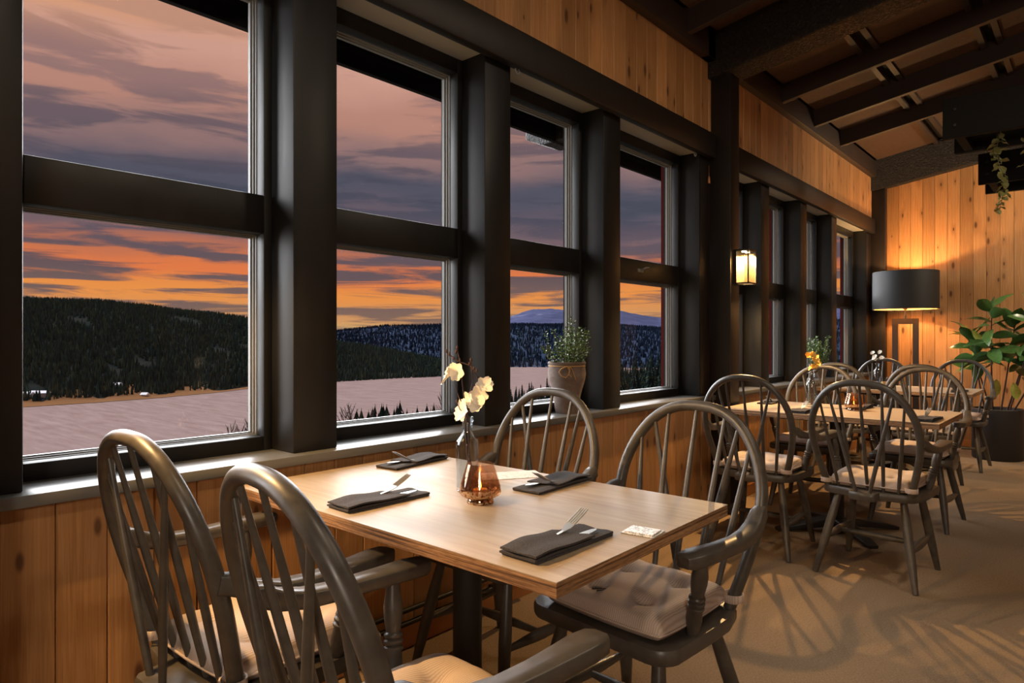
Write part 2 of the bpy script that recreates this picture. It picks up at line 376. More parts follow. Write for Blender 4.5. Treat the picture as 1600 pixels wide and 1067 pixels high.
M['box_leaf'] = leaf_mat('small_leaf', srgb(58, 88, 36), srgb(112, 140, 60))
M['ficus_leaf'] = leaf_mat('ficus_leaf', srgb(44, 82, 42), srgb(88, 124, 62), 0.3)
M['ficus_young'] = leaf_mat('ficus_young_leaf', srgb(150, 160, 56), srgb(176, 176, 80), 0.35)
M['ivy_leaf'] = leaf_mat('ivy_leaf', srgb(112, 112, 56), srgb(150, 150, 92), 0.5)
M['clay'] = mat('clay_pot', srgb(150, 128, 116), 0.85); t = NT(M['clay']); n_ = t.noise(t.coords((1, 1, 2)), 14, 5, 0.6); t.col(t.ramp(n_, [(0.3, srgb(94, 76, 66)), (0.7, srgb(122, 106, 96))]))
M['twine'] = mat('twine', srgb(184, 140, 84), 0.9)
M['black_pot'] = mat('black_pot', srgb(44, 42, 42), 0.55); M['soil'] = mat('soil', srgb(38, 28, 22), 0.95)
M['shade_out'] = mat('black_shade_cloth', srgb(30, 29, 29), 0.6); t = NT(M['shade_out']); n_ = t.noise(t.coords((60, 60, 600)), 1, 2); t.bump(n_, 0.2, 0.001)
M['shade_in'] = mat('gold_shade_lining', srgb(226, 178, 104), 0.5)
M['lamp_metal'] = mat('dark_bronze', srgb(72, 64, 58), 0.42, 0.35)
M['lantern'] = mat('lantern_metal', srgb(24, 21, 19), 0.5, 0.0)
M['plastic'] = mat('black_plastic', srgb(22, 22, 22), 0.45)
M['clear'] = glass_mat('tumbler_glass', (0.9, 0.92, 0.92, 1), 0.03, 0.05, 0.8)

# ------------------------------------------------------------------ room dimensions
WX = -1.992            # face of the boards on the window wall
MX = -2.00            # front of the slim window posts
SX = -2.14            # room face of the sashes
SILL, LG0, LG1, UG0, UG1, HEAD = 0.80, 0.848, 1.542, 1.672, 2.367, 2.43
FARY, BACKY, RIGHTX = 8.68, -4.2, 4.0
CK, CZ = 0.165, 3.25
ceil_z = lambda x: CZ + CK * (x + 1.98)

# ------------------------------------------------------------------ floor
fl = tag(MB().box(-2.34, RIGHTX, BACKY, FARY + 0.2, -0.12, 0.0).build('floor', M['carpet'], smooth=0), kind='structure')


# ------------------------------------------------------------------ boards
def plank_mesh(name, w, ln, th, m):
    g = 0.004
    poly = [(-w / 2 + 0.0008, -th), (w / 2 - 0.0008, -th), (w / 2 - 0.0008, -g), (w / 2 - g, 0), (-w / 2 + g, 0), (-w / 2 + 0.0008, -g)]   # (y, x): x = 0 is the face
    b = MB(); b.prism([(p[1], p[0]) for p in poly], 'z', 0, ln)
    return b.mesh(name, m, 0)


PITCH = 0.118
wl = structure('wall_left')
bk = MB()
bk.box(-2.30, WX - 0.018, BACKY, FARY + 0.2, -6.5, SILL - 0.03)              # backing and the foundation under it
bk.box(-2.30, WX - 0.018, BACKY, FARY + 0.2, HEAD + 0.13, 3.24)
bk.build('backing', M['gap'], wl, 0)
low = plank_mesh('plank', PITCH, SILL - 0.03, 0.018, M['pine_wall']); high = plank_mesh('plank', PITCH, 3.12 - 2.55, 0.018, M['pine_wall'])
y = 0.4925 - PITCH / 2 - PITCH * 38
while y < FARY:
    if y > BACKY:
        link('plank', low, wl, (WX, y, 0)); link('plank', high, wl, (WX, y, 2.55))
    y += PITCH

wf = structure('wall_far')
MB().box(-2.3, RIGHTX, FARY + 0.018, FARY + 0.2, -0.1, 4.4).build('backing', M['gap'], wf, 0)
farm = plank_mesh('plank', PITCH, 4.2, 0.018, M['pine_wall'])
x = -1.910
while x < RIGHTX:
    link('plank', farm, wf, (x, FARY, 0), (0, 0, -PI / 2)); x += PITCH
for nm, b in (('wall_right', (RIGHTX, RIGHTX + 0.15, BACKY, FARY, 0, 4.4)), ('wall_back', (-2.3, RIGHTX, BACKY - 0.15, BACKY, 0, 4.4))):
    tag(MB().box(*b).build(nm, M['pine_dark'], smooth=0), kind='structure')
bb = MB(); bb.box(WX, WX + 0.014, BACKY, FARY, 0, 0.085); tag(bb.build('baseboard_left', M['pine_trim'], smooth=0, bevel=0.003), kind='structure')
bb = MB(); bb.box(-2.03, RIGHTX, FARY - 0.014, FARY, 0, 0.085); tag(bb.build('baseboard_far', M['pine_trim'], smooth=0, bevel=0.003), kind='structure')

# ------------------------------------------------------------------ window wall: bays
# each bay: left return, slim posts, right return, big post
POST_W = 0.168
BAYS = [dict(y0=-3.9, posts=[-3.0, -2.09, -1.17], y1=-0.03, post=(0.185, 0.330)),
        dict(y0=0.29, posts=[0.341, 1.247, 2.162, 3.083], y1=4.144, post=(4.30, 4.445)),
        dict(y0=4.36, posts=[4.40, 5.310, 6.230, 7.150], y1=8.39, post=(8.575, 8.68))]
ntrim = [0]; nwin = [0]


def trim(mb, m, bevel=0.003, smooth=35):
    ntrim[0] += 1; return tag(mb.build('trim_%d' % ntrim[0], m, smooth=smooth, bevel=bevel), kind='structure')


def frame_strip(mb, y0, y1, z0, z1, x0, x1, w):
    """a rectangular ring in the window plane"""
    mb.box(x0, x1, y0, y0 + w, z0, z1); mb.box(x0, x1, y1 - w, y1, z0, z1)
    mb.box(x0, x1, y0 + w, y1 - w, z0, z0 + w); mb.box(x0, x1, y0 + w, y1 - w, z1 - w, z1)


def window(y0, y1, red=False, handle=False):
    nwin[0] += 1; w = structure('window_%d' % nwin[0])
    st = 0.030
    f = MB()
    f.box(SX - 0.05, SX, y0, y0 + st, SILL, HEAD); f.box(SX - 0.05, SX, y1 - st, y1, SILL, HEAD)
    f.box(SX - 0.05, SX, y0 + st, y1 - st, SILL, LG0); f.box(SX - 0.05, SX, y0 + st, y1 - st, UG1, HEAD)
    f.build('frame', M['paint'], w, bevel=0.003)
    MB().box(SX - 0.05, SX + 0.004, y0 + st, y1 - st, LG1, UG0).build('transom', M['paint'], w, bevel=0.004)
    for z0, z1 in ((LG0, LG1), (UG0, UG1)):
        a = MB(); e = 0.004
        for x0, x1, ww in ((SX - 0.062, SX - 0.051, 0.006), (SX - 0.075, SX - 0.064, 0.010), (SX - 0.092, SX - 0.077, 0.014)):
            frame_strip(a, y0 + st - e, y1 - st + e, z0 - e, z1 + e, x0, x1, ww)
        a.build('glazing_bead', M['alu'], w, smooth=0)
        MB().box(SX - 0.0765, SX - 0.0755, y0 + st, y1 - st, z0, z1).build('pane', M['pane'], w, smooth=0)
    c = MB(); frame_strip(c, y0 - 0.02, y1 + 0.02, SILL - 0.03, HEAD + 0.03, SX - 0.11, SX - 0.0925, 0.048)
    c.build('outer_frame', M['black_wood'], w, smooth=0)
    if red:
        c = MB(); c.box(SX - 0.140, SX - 0.11, y1 - 0.012, y1 + 0.02, SILL - 0.03, HEAD + 0.03); c.build('outer_jamb', M['red_paint'], w, smooth=0)
    if handle:
        h = MB(); ym = (y0 + y1) / 2 - 0.05
        h.box(SX + 0.004, SX + 0.012, ym - 0.03, ym + 0.03, LG1 + 0.055, LG1 + 0.075); h.tube([(SX + 0.012, ym, LG1 + 0.065), (SX + 0.03, ym, LG1 + 0.07)], 0.007, 8)
        h.tube([(SX + 0.03, ym - 0.006, LG1 + 0.07), (SX + 0.032, ym + 0.03, LG1 + 0.082), (SX + 0.03, ym + 0.065, LG1 + 0.086)], [0.007, 0.006, 0.005], 8)
        h.build('latch', M['alu'], w)


for bi, B in enumerate(BAYS):
    lo = B['y0']
    for k, p in enumerate(B['posts']):
        mb = MB(); mb.box(SX - 0.06, MX, p - POST_W / 2, p + POST_W / 2, SILL, HEAD + 0.02); trim(mb, M['paint'], 0.004)
        if p - POST_W / 2 - lo > 0.3: window(lo, p - POST_W / 2, red=(bi == 2))
        lo = p + POST_W / 2
    window(lo, B['y1'], red=(bi > 0), handle=(bi == 1))
    # return board and the flat board between it and the big post
    mb = MB(); mb.box(SX - 0.06, MX - 0.001, B['y1'], B['y1'] + 0.02, SILL, HEAD + 0.02); trim(mb, M['paint'], 0.003)
    mb = MB(); mb.box(SX - 0.14, MX, B['y1'] + 0.02, B['post'][0] + 0.01, SILL, HEAD + 0.05); trim(mb, M['brown_paint'], 0.003)
    mb = MB(); mb.box(-2.03, -1.853, B['post'][0], B['post'][1], 0.0, 3.0); trim(mb, M['brown_paint'], 0.004)
    ys = BAYS[bi - 1]['post'][1] if bi else BACKY
    mb = MB(); mb.box(SX - 0.05, -1.955, ys, B['post'][0], SILL - 0.032, SILL); trim(mb, M['grey_paint'], 0.004)          # sill
    mb = MB(); mb.box(SX - 0.06, -1.965, ys, B['post'][0], HEAD, HEAD + 0.02); trim(mb, M['bounce_lit_soffit'], 0.002)             # soffit
    mb = MB(); mb.box(-1.995, -1.945, ys, B['post'][0] - 0.02, 2.405, 2.572); trim(mb, M['brown_paint'], 0.012)       # header board
    mb = MB(); mb.box(-2.30, -2.0, ys, B['post'][0], HEAD + 0.02, HEAD + 0.14); trim(mb, M['gap'], 0, 0)
    if bi: # blind between the big post and the first window
        mb = MB(); mb.box(SX - 0.14, MX, BAYS[bi - 1]['post'][0], B['posts'][0] - POST_W / 2 + 0.01, SILL, HEAD + 0.02); trim(mb, M['paint'], 0, 0)
    mb = MB(); mb.box(-2.05, -1.935, ys - 0.3, B['post'][0], 3.06, 3.24); trim(mb, M['rafter'], 0.004)                  # wall plate
MB().box(SX - 0.14, MX, 8.575, FARY + 0.1, SILL, HEAD + 0.02).build('filler', M['gap'], wl, 0)

# ------------------------------------------------------------------ ceiling
ce = structure('ceiling')
sl = MB(); sl.prism([(-3.32, ceil_z(-3.32) + 0.03), (RIGHTX + 0.1, ceil_z(RIGHTX + 0.1) + 0.03), (RIGHTX + 0.1, ceil_z(RIGHTX + 0.1) + 0.16), (-3.32, ceil_z(-3.32) + 0.16)], 'y', BACKY - 0.2, FARY + 0.4)
sl.build('roof_deck', M['gap'], ce, 0)
RAFT = [-3.4, -2.6, -1.8, -1.0, -0.2, 0.62, 1.42, 2.24, 3.05, 3.87, 4.73, 5.515, 6.33, 7.138]
XL = [-1.96 + 0.67 * i for i in range(10)]
ang = math.atan(CK)


def slope_box(mb, x0, x1, y0, y1, d0, d1):
    mb.prism([(x0, ceil_z(x0) + d0), (x1, ceil_z(x1) + d0), (x1, ceil_z(x1) + d1), (x0, ceil_z(x0) + d1)], 'y', y0, y1)


for yr in RAFT:
    mb = MB(); slope_box(mb, -2.1, RIGHTX, yr - 0.025, yr + 0.025, -0.150, 0.03); mb.build('rafter', M['rafter'], ce, 0, 0.003)
edges = [BACKY] + RAFT + [FARY]
for a, b in zip(edges, edges[1:]):
    for x0, x1 in zip(XL, XL[1:]):
        mb = MB(); slope_box(mb, x0 + 0.035, min(x1, RIGHTX) - 0.035, a + 0.024, b - 0.024, -0.004, 0.026); mb.build('ceiling_panel', M['board_ceiling'], ce, 0)
        for s_ in (-1, 1):
            mb = MB(); slope_box(mb, x1 + s_ * 0.052 - 0.019, x1 + s_ * 0.052 + 0.019, a + 0.024, b - 0.024, -0.03, -0.0045)
            mb.build('batten', M['rafter'], ce, 0)
for y0, y1, zb in ((4.25, 4.50, 2.925), (8.54, 8.675, 2.88), (0.08, 0.33, 2.925)):
    mb = MB(); zf = lambda x: zb + 0.16 * (x + 1.98)
    nseg = 24; xs = [-3.45 + (RIGHTX + 3.45) * i / nseg for i in range(nseg + 1)]
    poly = [(-3.62, zf(-3.0) + 0.10), (-3.44, zf(-3.0) + 0.02), (-2.9, zf(-2.7)), (RIGHTX, zf(RIGHTX)), (RIGHTX, ceil_z(RIGHTX) + 0.02), (-3.2, ceil_z(-3.2) + 0.02), (-3.62, ceil_z(-3.62) - 0.02)]
    mb.prism(poly, 'y', y0, y1); mb.build('roof_beam', M['beam'], ce, 0, 0.012)
# eaves outside
mb = MB(); mb.box(-3.34, -3.30, BACKY, FARY + 0.4, 2.785, 3.12); tag(mb.build('eaves_board', M['black_wood'], ce, 0, 0.004))


# ------------------------------------------------------------------ chairs
def bow_pt(u):
    """u in -1..1 along the bent bow, from one seat socket over the top to the other (x, z)"""
    a = abs(u); P = [(0.0, 0.0, 0.972), (0.16, 0.075, 0.964), (0.30, 0.138, 0.933), (0.42, 0.187, 0.882), (0.54, 0.222, 0.817), (0.66, 0.240, 0.745),
                     (0.78, 0.238, 0.655), (0.89, 0.217, 0.550), (1.0, 0.186, 0.435)]
    for i in range(len(P) - 1):
        if a <= P[i + 1][0] + 1e-9: break
    p0, p1, p2, p3 = P[max(i - 1, 0)], P[i], P[i + 1], P[min(i + 2, len(P) - 1)]
    if i == 0: p0 = (-p2[0], -p2[1], p2[2])
    f = (a - p1[0]) / (p2[0] - p1[0])
    def cr(k):
        return 0.5 * (2 * p1[k] + (p2[k] - p0[k]) * f + (2 * p0[k] - 5 * p1[k] + 4 * p2[k] - p3[k]) * f * f + (-p0[k] + 3 * p1[k] - 3 * p2[k] + p3[k]) * f ** 3)
    return (math.copysign(cr(1), u) if u else 0.0, cr(2))


back_y = lambda z: -0.165 - (z - 0.44) * 0.27
B3 = lambda x, z: Vector((x, back_y(z), z))


def bow_x_at(z):
    best = min((abs(bow_pt(i / 200)[1] - z), i / 200) for i in range(201)); return bow_pt(best[1])[0]


def spindle_top(x):
    best = min((abs(bow_pt(i / 300)[0] - abs(x)), i / 300) for i in range(200)); return bow_pt(best[1])[1] - 0.012


def build_chair():
    r = empty('dining_chair'); cm = M['chair']
    # seat: saddle plank with a tail at the back
    out = []
    def arc(cx, cy, rad, a0, a1, n=7):
        for i in range(n): a = math.radians(a0 + (a1 - a0) * i / (n - 1)); out.append((cx + rad * math.cos(a), cy + rad * math.sin(a)))
    arc(0.175, 0.155, 0.06, -10, 90); arc(-0.175, 0.155, 0.06, 90, 190)
    out += [(-0.232, 0.0), (-0.226, -0.10), (-0.205, -0.170), (-0.17, -0.198), (-0.10, -0.208), (-0.066, -0.222), (-0.058, -0.268), (-0.045, -0.278), (0.045, -0.278), (0.058, -0.268),
            (0.066, -0.222), (0.10, -0.208), (0.17, -0.198), (0.205, -0.170), (0.226, -0.10), (0.232, 0.0)]
    b = MB(); n = len(out); rings = [(0.90, 0.4), (0.985, 0.403), (1.0, 0.412), (1.0, 0.432), (0.985, 0.440), (0.93, 0.440)]
    vs = [(x * k, y * k, z) for k, z in rings for x, y in out]
    fs = [(j * n + i, j * n + (i + 1) % n, (j + 1) * n + (i + 1) % n, (j + 1) * n + i) for j in range(len(rings) - 1) for i in range(n)]
    fs += [tuple(range(n))[::-1], tuple(range((len(rings) - 1) * n, len(rings) * n))]
    b.add(vs, fs); b.build('seat', cm, r, 40)
    # bow
    pts = []
    for i in range(61): x, z = bow_pt(-1 + 2 * i / 60); pts.append(B3(x, z))
    MB().tube(pts, [0.0185] * 61, 12, up=(0, 1, 0), flat=0.9).build('bow', cm, r, 60)
    def spin(name, p, q, r0=0.0095):
        p = Vector(p); q = Vector(q); k = 7
        MB().tube([p.lerp(q, i / k) for i in range(k + 1)], [r0 * (0.8 + 0.28 * math.sin(PI * min(1, i / k * 1.15)) - 0.18 * i / k) for i in range(k + 1)], 8).build(name, cm, r, 60)
    for xb, xt in ((-0.135, -0.188), (-0.07, -0.098), (0, 0), (0.07, 0.098), (0.135, 0.188)):
        zt = spindle_top(xt); spin('spindle', (xb, -0.172, 0.435), B3(xt, zt))
    for s in (-1, 1):
        zt = spindle_top(s * 0.145); spin('brace_spindle', (s * 0.03, -0.25, 0.435), B3(s * 0.145, zt), 0.0105)
    # legs and stretchers
    foot = {}
    for s in (-1, 1):
        for nm, top, bot in (('front', (s * 0.155, 0.13, 0.41), (s * 0.214, 0.222, 0.0)), ('back', (s * 0.145, -0.13, 0.41), (s * 0.224, -0.246, 0.0))):
            p, q = Vector(top), Vector(bot); k = [0, .12, .3, .5, .62, .8, 1]
            MB().tube([p.lerp(q, i) for i in k], [.0155, .0175, .0205, .0215, .0205, .0175, .0135], 12).build('leg', cm, r, 60); foot[(nm, s)] = (p, q)
        a = foot[('front', s)][0].lerp(foot[('front', s)][1], 0.56); c = foot[('back', s)][0].lerp(foot[('back', s)][1], 0.58)
        MB().tube([a.lerp(c, i) for i in (0, .15, .35, .5, .65, .85, 1)], [.009, .012, .0175, .0195, .0175, .012, .009], 10).build('side_stretcher', cm, r, 60); foot[s] = a.lerp(c, 0.5)
    MB().tube([foot[-1].lerp(foot[1], i) for i in (0, .15, .35, .5, .65, .85, 1)], [.009, .012, .0155, .017, .0155, .012, .009], 10).build('cross_stretcher', cm, r, 60)
    # arms and turned arm posts
    for s in (-1, 1):
        P = [(0.243, -0.236, 0.700), (0.247, -0.212, 0.695), (0.255, -0.170, 0.674), (0.262, -0.115, 0.660), (0.266, -0.05, 0.655), (0.266, 0.02, 0.656), (0.264, 0.085, 0.658), (0.262, 0.135, 0.660), (0.260, 0.172, 0.660), (0.259, 0.186, 0.660)]
        W = [.034, .040, .046, .049, .050, .053, .060, .066, .058, .034]; Hh = [.040, .042, .038, .034, .032, .031, .031, .031, .030, .026]
        MB().ribbon([(s * x, y, z) for x, y, z in P], W, Hh, lambda i: (1, 0, 0)).build('arm', cm, r, 50)
        p, q = Vector((s * 0.207, 0.062, 0.432)), Vector((s * 0.252, 0.088, 0.652)); prof = [(0, .0135), (.08, .0165), (.22, .0195), (.34, .0175), (.36, .0215), (.385, .0215), (.40, .0165), (.42, .0215), (.445, .0215), (.46, .0165), (.48, .021), (.50, .0205), (.52, .0155), (.66, .0205), (.76, .021), (.88, .0165), (1, .0135)]
        MB().tube([p.lerp(q, a) for a, _ in prof], [w for _, w in prof], 12).build('arm_post', cm, r, 50)
    return r


def build_cushion():
    r = empty('seat_cushion'); n = 36; b = MB(); top = []; bot = []
    tuft = [(-0.085, -0.075), (0.085, -0.075), (-0.085, 0.085), (0.085, 0.085)]
    for j in range(n + 1):
        for i in range(n + 1):
            u, v = -1 + 2 * i / n, -1 + 2 * j / n
            k = 0.10; cx = u * math.sqrt(1 - k * v * v); cy = v * math.sqrt(1 - k * u * u)
            w = 0.203 - 0.016 * (1 - v) / 2
            x, y = cx * w, cy * 0.19 + 0.003
            e = max(0.0, (1 - abs(u) ** 9)) ** 0.42 * max(0.0, (1 - abs(v) ** 9)) ** 0.42
            h = 0.042 * e
            for tx, ty in tuft:
                d2 = (x - tx) ** 2 + (y - ty) ** 2; h -= 0.021 * math.exp(-d2 / 0.00045) + 0.010 * math.exp(-d2 / 0.003)
                ln_ = min(abs(x - tx), abs(y - ty)); h -= 0.0028 * math.exp(-(ln_ / 0.012) ** 2) * math.exp(-d2 / 0.012)
            h += 0.0022 * math.sin(x * 37 + y * 21) * e
            top.append((x, y, 0.022 + max(h, -0.012))); bot.append((x * 0.985, y * 0.985, 0.022 - 0.022 * e ** 0.5))
    N1 = n + 1; b.add(top, [(j * N1 + i, j * N1 + i + 1, (j + 1) * N1 + i + 1, (j + 1) * N1 + i) for j in range(n) for i in range(n)])
    b.add(bot, [(j * N1 + i, (j + 1) * N1 + i, (j + 1) * N1 + i + 1, j * N1 + i + 1) for j in range(n) for i in range(n)])
    b.build('pad', M['cushion'], r, 80)
    pp = MB(); loop = []
    for k in range(64):
        a = 2 * PI * k / 64; u, v = max(-1, min(1, 1.4 * math.cos(a))), max(-1, min(1, 1.4 * math.sin(a)))
        loop.append((u * math.sqrt(1 - 0.1 * v * v) * (0.203 - 0.016 * (1 - v) / 2) * 1.004, v * math.sqrt(1 - 0.1 * u * u) * 0.191 + 0.003, 0.022))
    pp.tube(loop + [loop[0]], 0.0032, 6, cap=False); pp.build('piping', M['cushion'], r, 80)
    for s in (-1, 1):                     # tie round the bow
        c = Vector((s * 0.191, -0.176, 0.024)); ring = [(c.x + 0.027 * math.cos(a), c.y + 0.027 * math.sin(a), c.z) for a in [2 * PI * k / 18 for k in range(19)]]
        MB().ribbon(ring, [.022] * 19, [.004] * 19, lambda i: (0, 0, 1)).build('tie', M['cushion'], r, 60)
    return r


chair0, cushion0 = build_chair(), build_cushion(); used = []


def place_chair(x, y, rz, label, clabel):
    first = not used; used.append(1)
    c = chair0 if first else copy_tree(chair0); k = cushion0 if first else copy_tree(cushion0)
    c.location = (x, y, 0); c.rotation_euler = (0, 0, math.radians(rz))
    k.location = (x, y, 0.441); k.rotation_euler = (0, 0, math.radians(rz))
    tag(c, label, 'chair', 'grey spindle-back dining chairs around the tables'); tag(k, clabel, 'cushion', 'beige seat cushions on the dining chairs')
    return c, k


# ------------------------------------------------------------------ tables
def build_table(ln=1.20, w=0.75, z=0.7415, th=0.030):
    r = empty('dining_table')
    b = MB(); b.box(-ln / 2, ln / 2, -w / 2, w / 2, z - 0.002, z); b.build('tabletop', M['tabletop'], r, 0)
    b = MB(); b.box(-ln / 2 + 0.0005, ln / 2 - 0.0005, -w / 2 + 0.0005, w / 2 - 0.0005, z - th, z - 0.002); b.build('plywood_edge', M['ply_edge'], r, 0)
    MB().lathe([(0, 0.03), (0.041, 0.03), (0.041, z - th - 0.03), (0, z - th - 0.03)], 24).build('column', M['iron'], r)
    MB().box(-0.30, 0.30, -0.16, 0.16, z - th - 0.03, z - th - 0.001).build('mounting_plate', M['iron'], r, 0, 0.004)
    for k in range(4):
        d = Vector((math.cos(PI / 4 + k * PI / 2), math.sin(PI / 4 + k * PI / 2), 0)); sd = Vector((-d.y, d.x, 0))
        pts = [d * a + Vector((0, 0, h)) for a, h in ((0.02, 0.062), (0.10, 0.054), (0.22, 0.038), (0.31, 0.024), (0.38, 0.012))]
        MB().ribbon(pts, [.11, .10, .085, .07, .055], [.05, .045, .032, .024, .018], lambda i, sd=sd: sd).build('foot', M['iron'], r, 40, 0)
    MB().lathe([(0, 0.02), (0.075, 0.02), (0.07, 0.075), (0.045, 0.09), (0, 0.09)], 24).build('collar', M['iron'], r)
    return r


TABLES = [(-1.335, 1.3155, 0.5, 'nearest wooden table, with the amber candle glass and magnolia bottle in front'),
          (-1.215, 4.40, -0.5, 'middle wooden table of the row, below the wall lantern'),
          (-1.36, 6.75, 0, 'farthest wooden table, by the lamp and far wall')]
tb0 = build_table()
for i, (x, y, rz, lab) in enumerate(TABLES):
    t_ = tb0 if i == 0 else copy_tree(tb0)
    t_.location = (x, y, 0); t_.rotation_euler = (0, 0, math.radians(rz)); tag(t_, lab, 'table', 'wooden pedestal dining tables along the window wall')

CH = [(-1.545, 0.815, 2, 'chair under the left window, far left, back turned'),
      (-0.925, 0.805, -6, 'second chair from the left, back turned, cut by bottom edge'),
      (-1.615, 1.755, 180, 'chair facing us below the potted boxwood'),
      (-0.967, 1.625, 175, 'chair facing us with the stained cushion'),
      (-1.46, 3.835, 1, 'chair with back turned beside the big post'),
      (-0.845, 3.775, -3, 'chair at middle table, aisle side, back turned'),
      (-1.545, 4.965, 181, 'chair facing us across middle table, window side'),
      (-0.895, 4.965, 178, 'chair facing us across middle table, aisle side'),
      (-1.64, 6.19, 0, 'chair at farthest table, window side, back turned'),
      (-1.04, 6.19, 1, 'chair at farthest table, aisle side, back turned'),
      (-1.665, 7.32, 180, 'chair facing us across farthest table, window side'),
      (-0.99, 7.34, 179, 'chair facing us across farthest table, by the rubber plant')]
for x, y, rz, lab in CH:
    c_, k_ = place_chair(x, y, rz, 'grey bow-back ' + lab, 'beige cushion on the ' + lab)
    if 'stained' in lab:
        b = MB()
        for ax, ay, L_, W_, a_ in ((-0.040, 0.088, 0.036, 0.006, 0.4), (-0.030, 0.1, 0.022, 0.004, 1.0), (-0.055, 0.1, 0.008, 0.005, 0)):
            b.box(-L_ / 2, L_ / 2, -W_ / 2, W_ / 2, 0.0, 0.0035, Matrix.Translation((-ax * 1.0, ay + 0.03, 0.0575)) @ Matrix.Rotation(a_, 4, 'Z'))
        tag(b.build('torn_spot', M['stain'], k_, 0), 'dark worn spot')


# ------------------------------------------------------------------ napkins, cutlery
def build_napkin():
    r = empty('folded_napkin'); Wn, Ln = 0.098, 0.268; n = 14
    def layer(name, z, th, l0, l1, w0, w1, wav, slant=0.0):
        b = MB(); vs = []
        for s in (0, 1):
            for j in range(n + 1):
                for i in range(7):
                    u, v = i / 6, j / n; y = l0 + (l1 + slant * (u - 0.5) - l0) * v; x = (w0 + (w1 - w0) * u)
                    zz = z + (th if s else 0) + wav * (math.sin(v * 5.1 + u * 1.3) * 0.5 + 0.5) * (1 if v > 0.04 else 0.4) * math.sin(PI * min(0.98, max(0.02, v))) + (0.0015 * math.sin(u * 9) * s)
                    vs.append((x, y, zz))
        m = 7; q = (n + 1) * m
        fs = [(j * m + i, (j + 1) * m + i, (j + 1) * m + i + 1, j * m + i + 1) for j in range(n) for i in range(m - 1)]
        fs += [tuple(q + k for k in f[::-1]) for f in fs]
        edge = [i for i in range(m)] + [j * m + m - 1 for j in range(1, n + 1)] + [n * m + i for i in range(m - 2, -1, -1)] + [j * m for j in range(n - 1, 0, -1)]
        fs += [(edge[k], edge[(k + 1) % len(edge)], q + edge[(k + 1) % len(edge)], q + edge[k]) for k in range(len(edge))]
        b.add(vs, fs); b.build(name, M['napkin'], r, 50)
    layer('under_fold', 0.0005, 0.0035, -Ln / 2 + 0.004, Ln / 2 - 0.004, -Wn / 2 + 0.003, Wn / 2, 0.001)
    layer('middle_fold', 0.0045, 0.004, -Ln / 2, Ln / 2, -Wn / 2, Wn / 2 - 0.002, 0.003)
    layer('pocket', 0.0125, 0.0035, -Ln / 2 + 0.001, Ln / 2 - 0.085, -Wn / 2 + 0.001, Wn / 2 - 0.001, 0.007, 0.03)
    return r


def build_fork():
    r = empty('fork')
    MB().ribbon([(0, y, z) for y, z in ((-0.12, 0.002), (-0.06, 0.003), (0.0, 0.003), (0.03, 0.007))], [.012, .009, .006, .008], [.0022] * 4, lambda i: (1, 0, 0)).build('handle', M['steel'], r)
    b = MB(); b.ribbon([(0, y, z) for y, z in ((0.03, 0.007), (0.045, 0.012), (0.058, 0.018))], [.010, .021, .024], [.0022] * 3, lambda i: (1, 0, 0))
    for k in range(4):
        x = -0.0098 + k * 0.0065
        b.tube([(x, 0.056, 0.0175), (x, 0.075, 0.026), (x, 0.092, 0.034), (x * 0.97, 0.104, 0.040)], [.0025, .0023, .002, .0013], 6)
    b.build('tines', M['steel'], r); return r


def build_knife():
    r = empty('table_knife')
    MB().ribbon([(0, y, 0.002) for y in (-0.11, -0.06, 0.01)], [.013, .012, .009], [.006, .006, .005], lambda i: (1, 0, 0)).build('handle', M['steel'], r)
    MB().ribbon([(0, y, z) for y, z in ((0.01, .002), (0.03, .002), (0.08, .003), (0.105, .004), (0.115, .0045))], [.009, .017, .018, .013, .004], [.002] * 5, lambda i: (1, 0, 0)).build('blade', M['steel'], r)
    return r


TT = 0.7418
nap0, fork0, knife0 = build_napkin(), build_fork(), build_knife()
NAP = [(-0.862, 1.124, -1, 'dark folded napkin on the aisle-side front of the nearest table', 1),
       (-1.453, 1.103, -1, 'dark folded napkin on the left front of the nearest table', 1),
       (-1.815, 1.52, 187, 'dark folded napkin on the nearest table, beside the window sill', 1),
       (-1.228, 1.57, 182, 'dark folded napkin on the nearest table, in front of the far chairs', 1),
       (-0.70, 4.20, -2, 'small dark napkin on the aisle corner of the middle table', 0),
       (-1.34, 4.17, 2, 'small dark napkin at the front edge of the middle table, left of centre', 0),
       (-1.70, 4.60, 184, 'small dark napkin on the middle table, nearest to the window', 0),
       (-1.14, 4.62, 179, 'small dark napkin on the middle table, behind the amber candle glass', 0),
       (-0.87, 6.60, 1, 'small dark napkin on the aisle corner of the farthest table', 0),
       (-1.50, 6.58, 1, 'small dark napkin on the farthest table in front of the flower bottle', 0)]
for i, (x, y, rz, lab, near) in enumerate(NAP):
    a = nap0 if i == 0 else copy_tree(nap0); f = fork0 if i == 0 else copy_tree(fork0); k = knife0 if i == 0 else copy_tree(knife0)
    R_ = Matrix.Rotation(math.radians(rz), 4, 'Z'); P_ = Vector((x, y, TT))
    a.location = P_; a.rotation_euler = (0, 0, math.radians(rz)); tag(a, lab, 'napkin', 'dark napkins laid on the tables')
    f.location = P_ + R_ @ Vector((-0.018, 0.004, 0.0105)); f.rotation_euler = (math.radians(3), 0, math.radians(rz - 4)); tag(f, 'steel fork in the napkin ' + lab.split('napkin ', 1)[1], 'fork', 'forks in the napkins')
    k.location = P_ + R_ @ Vector((0.016, -0.008, 0.0105)); k.rotation_euler = (0, 0, math.radians(rz - 2)); tag(k, 'steel knife in the napkin ' + lab.split('napkin ', 1)[1], 'knife', 'knives in the napkins')

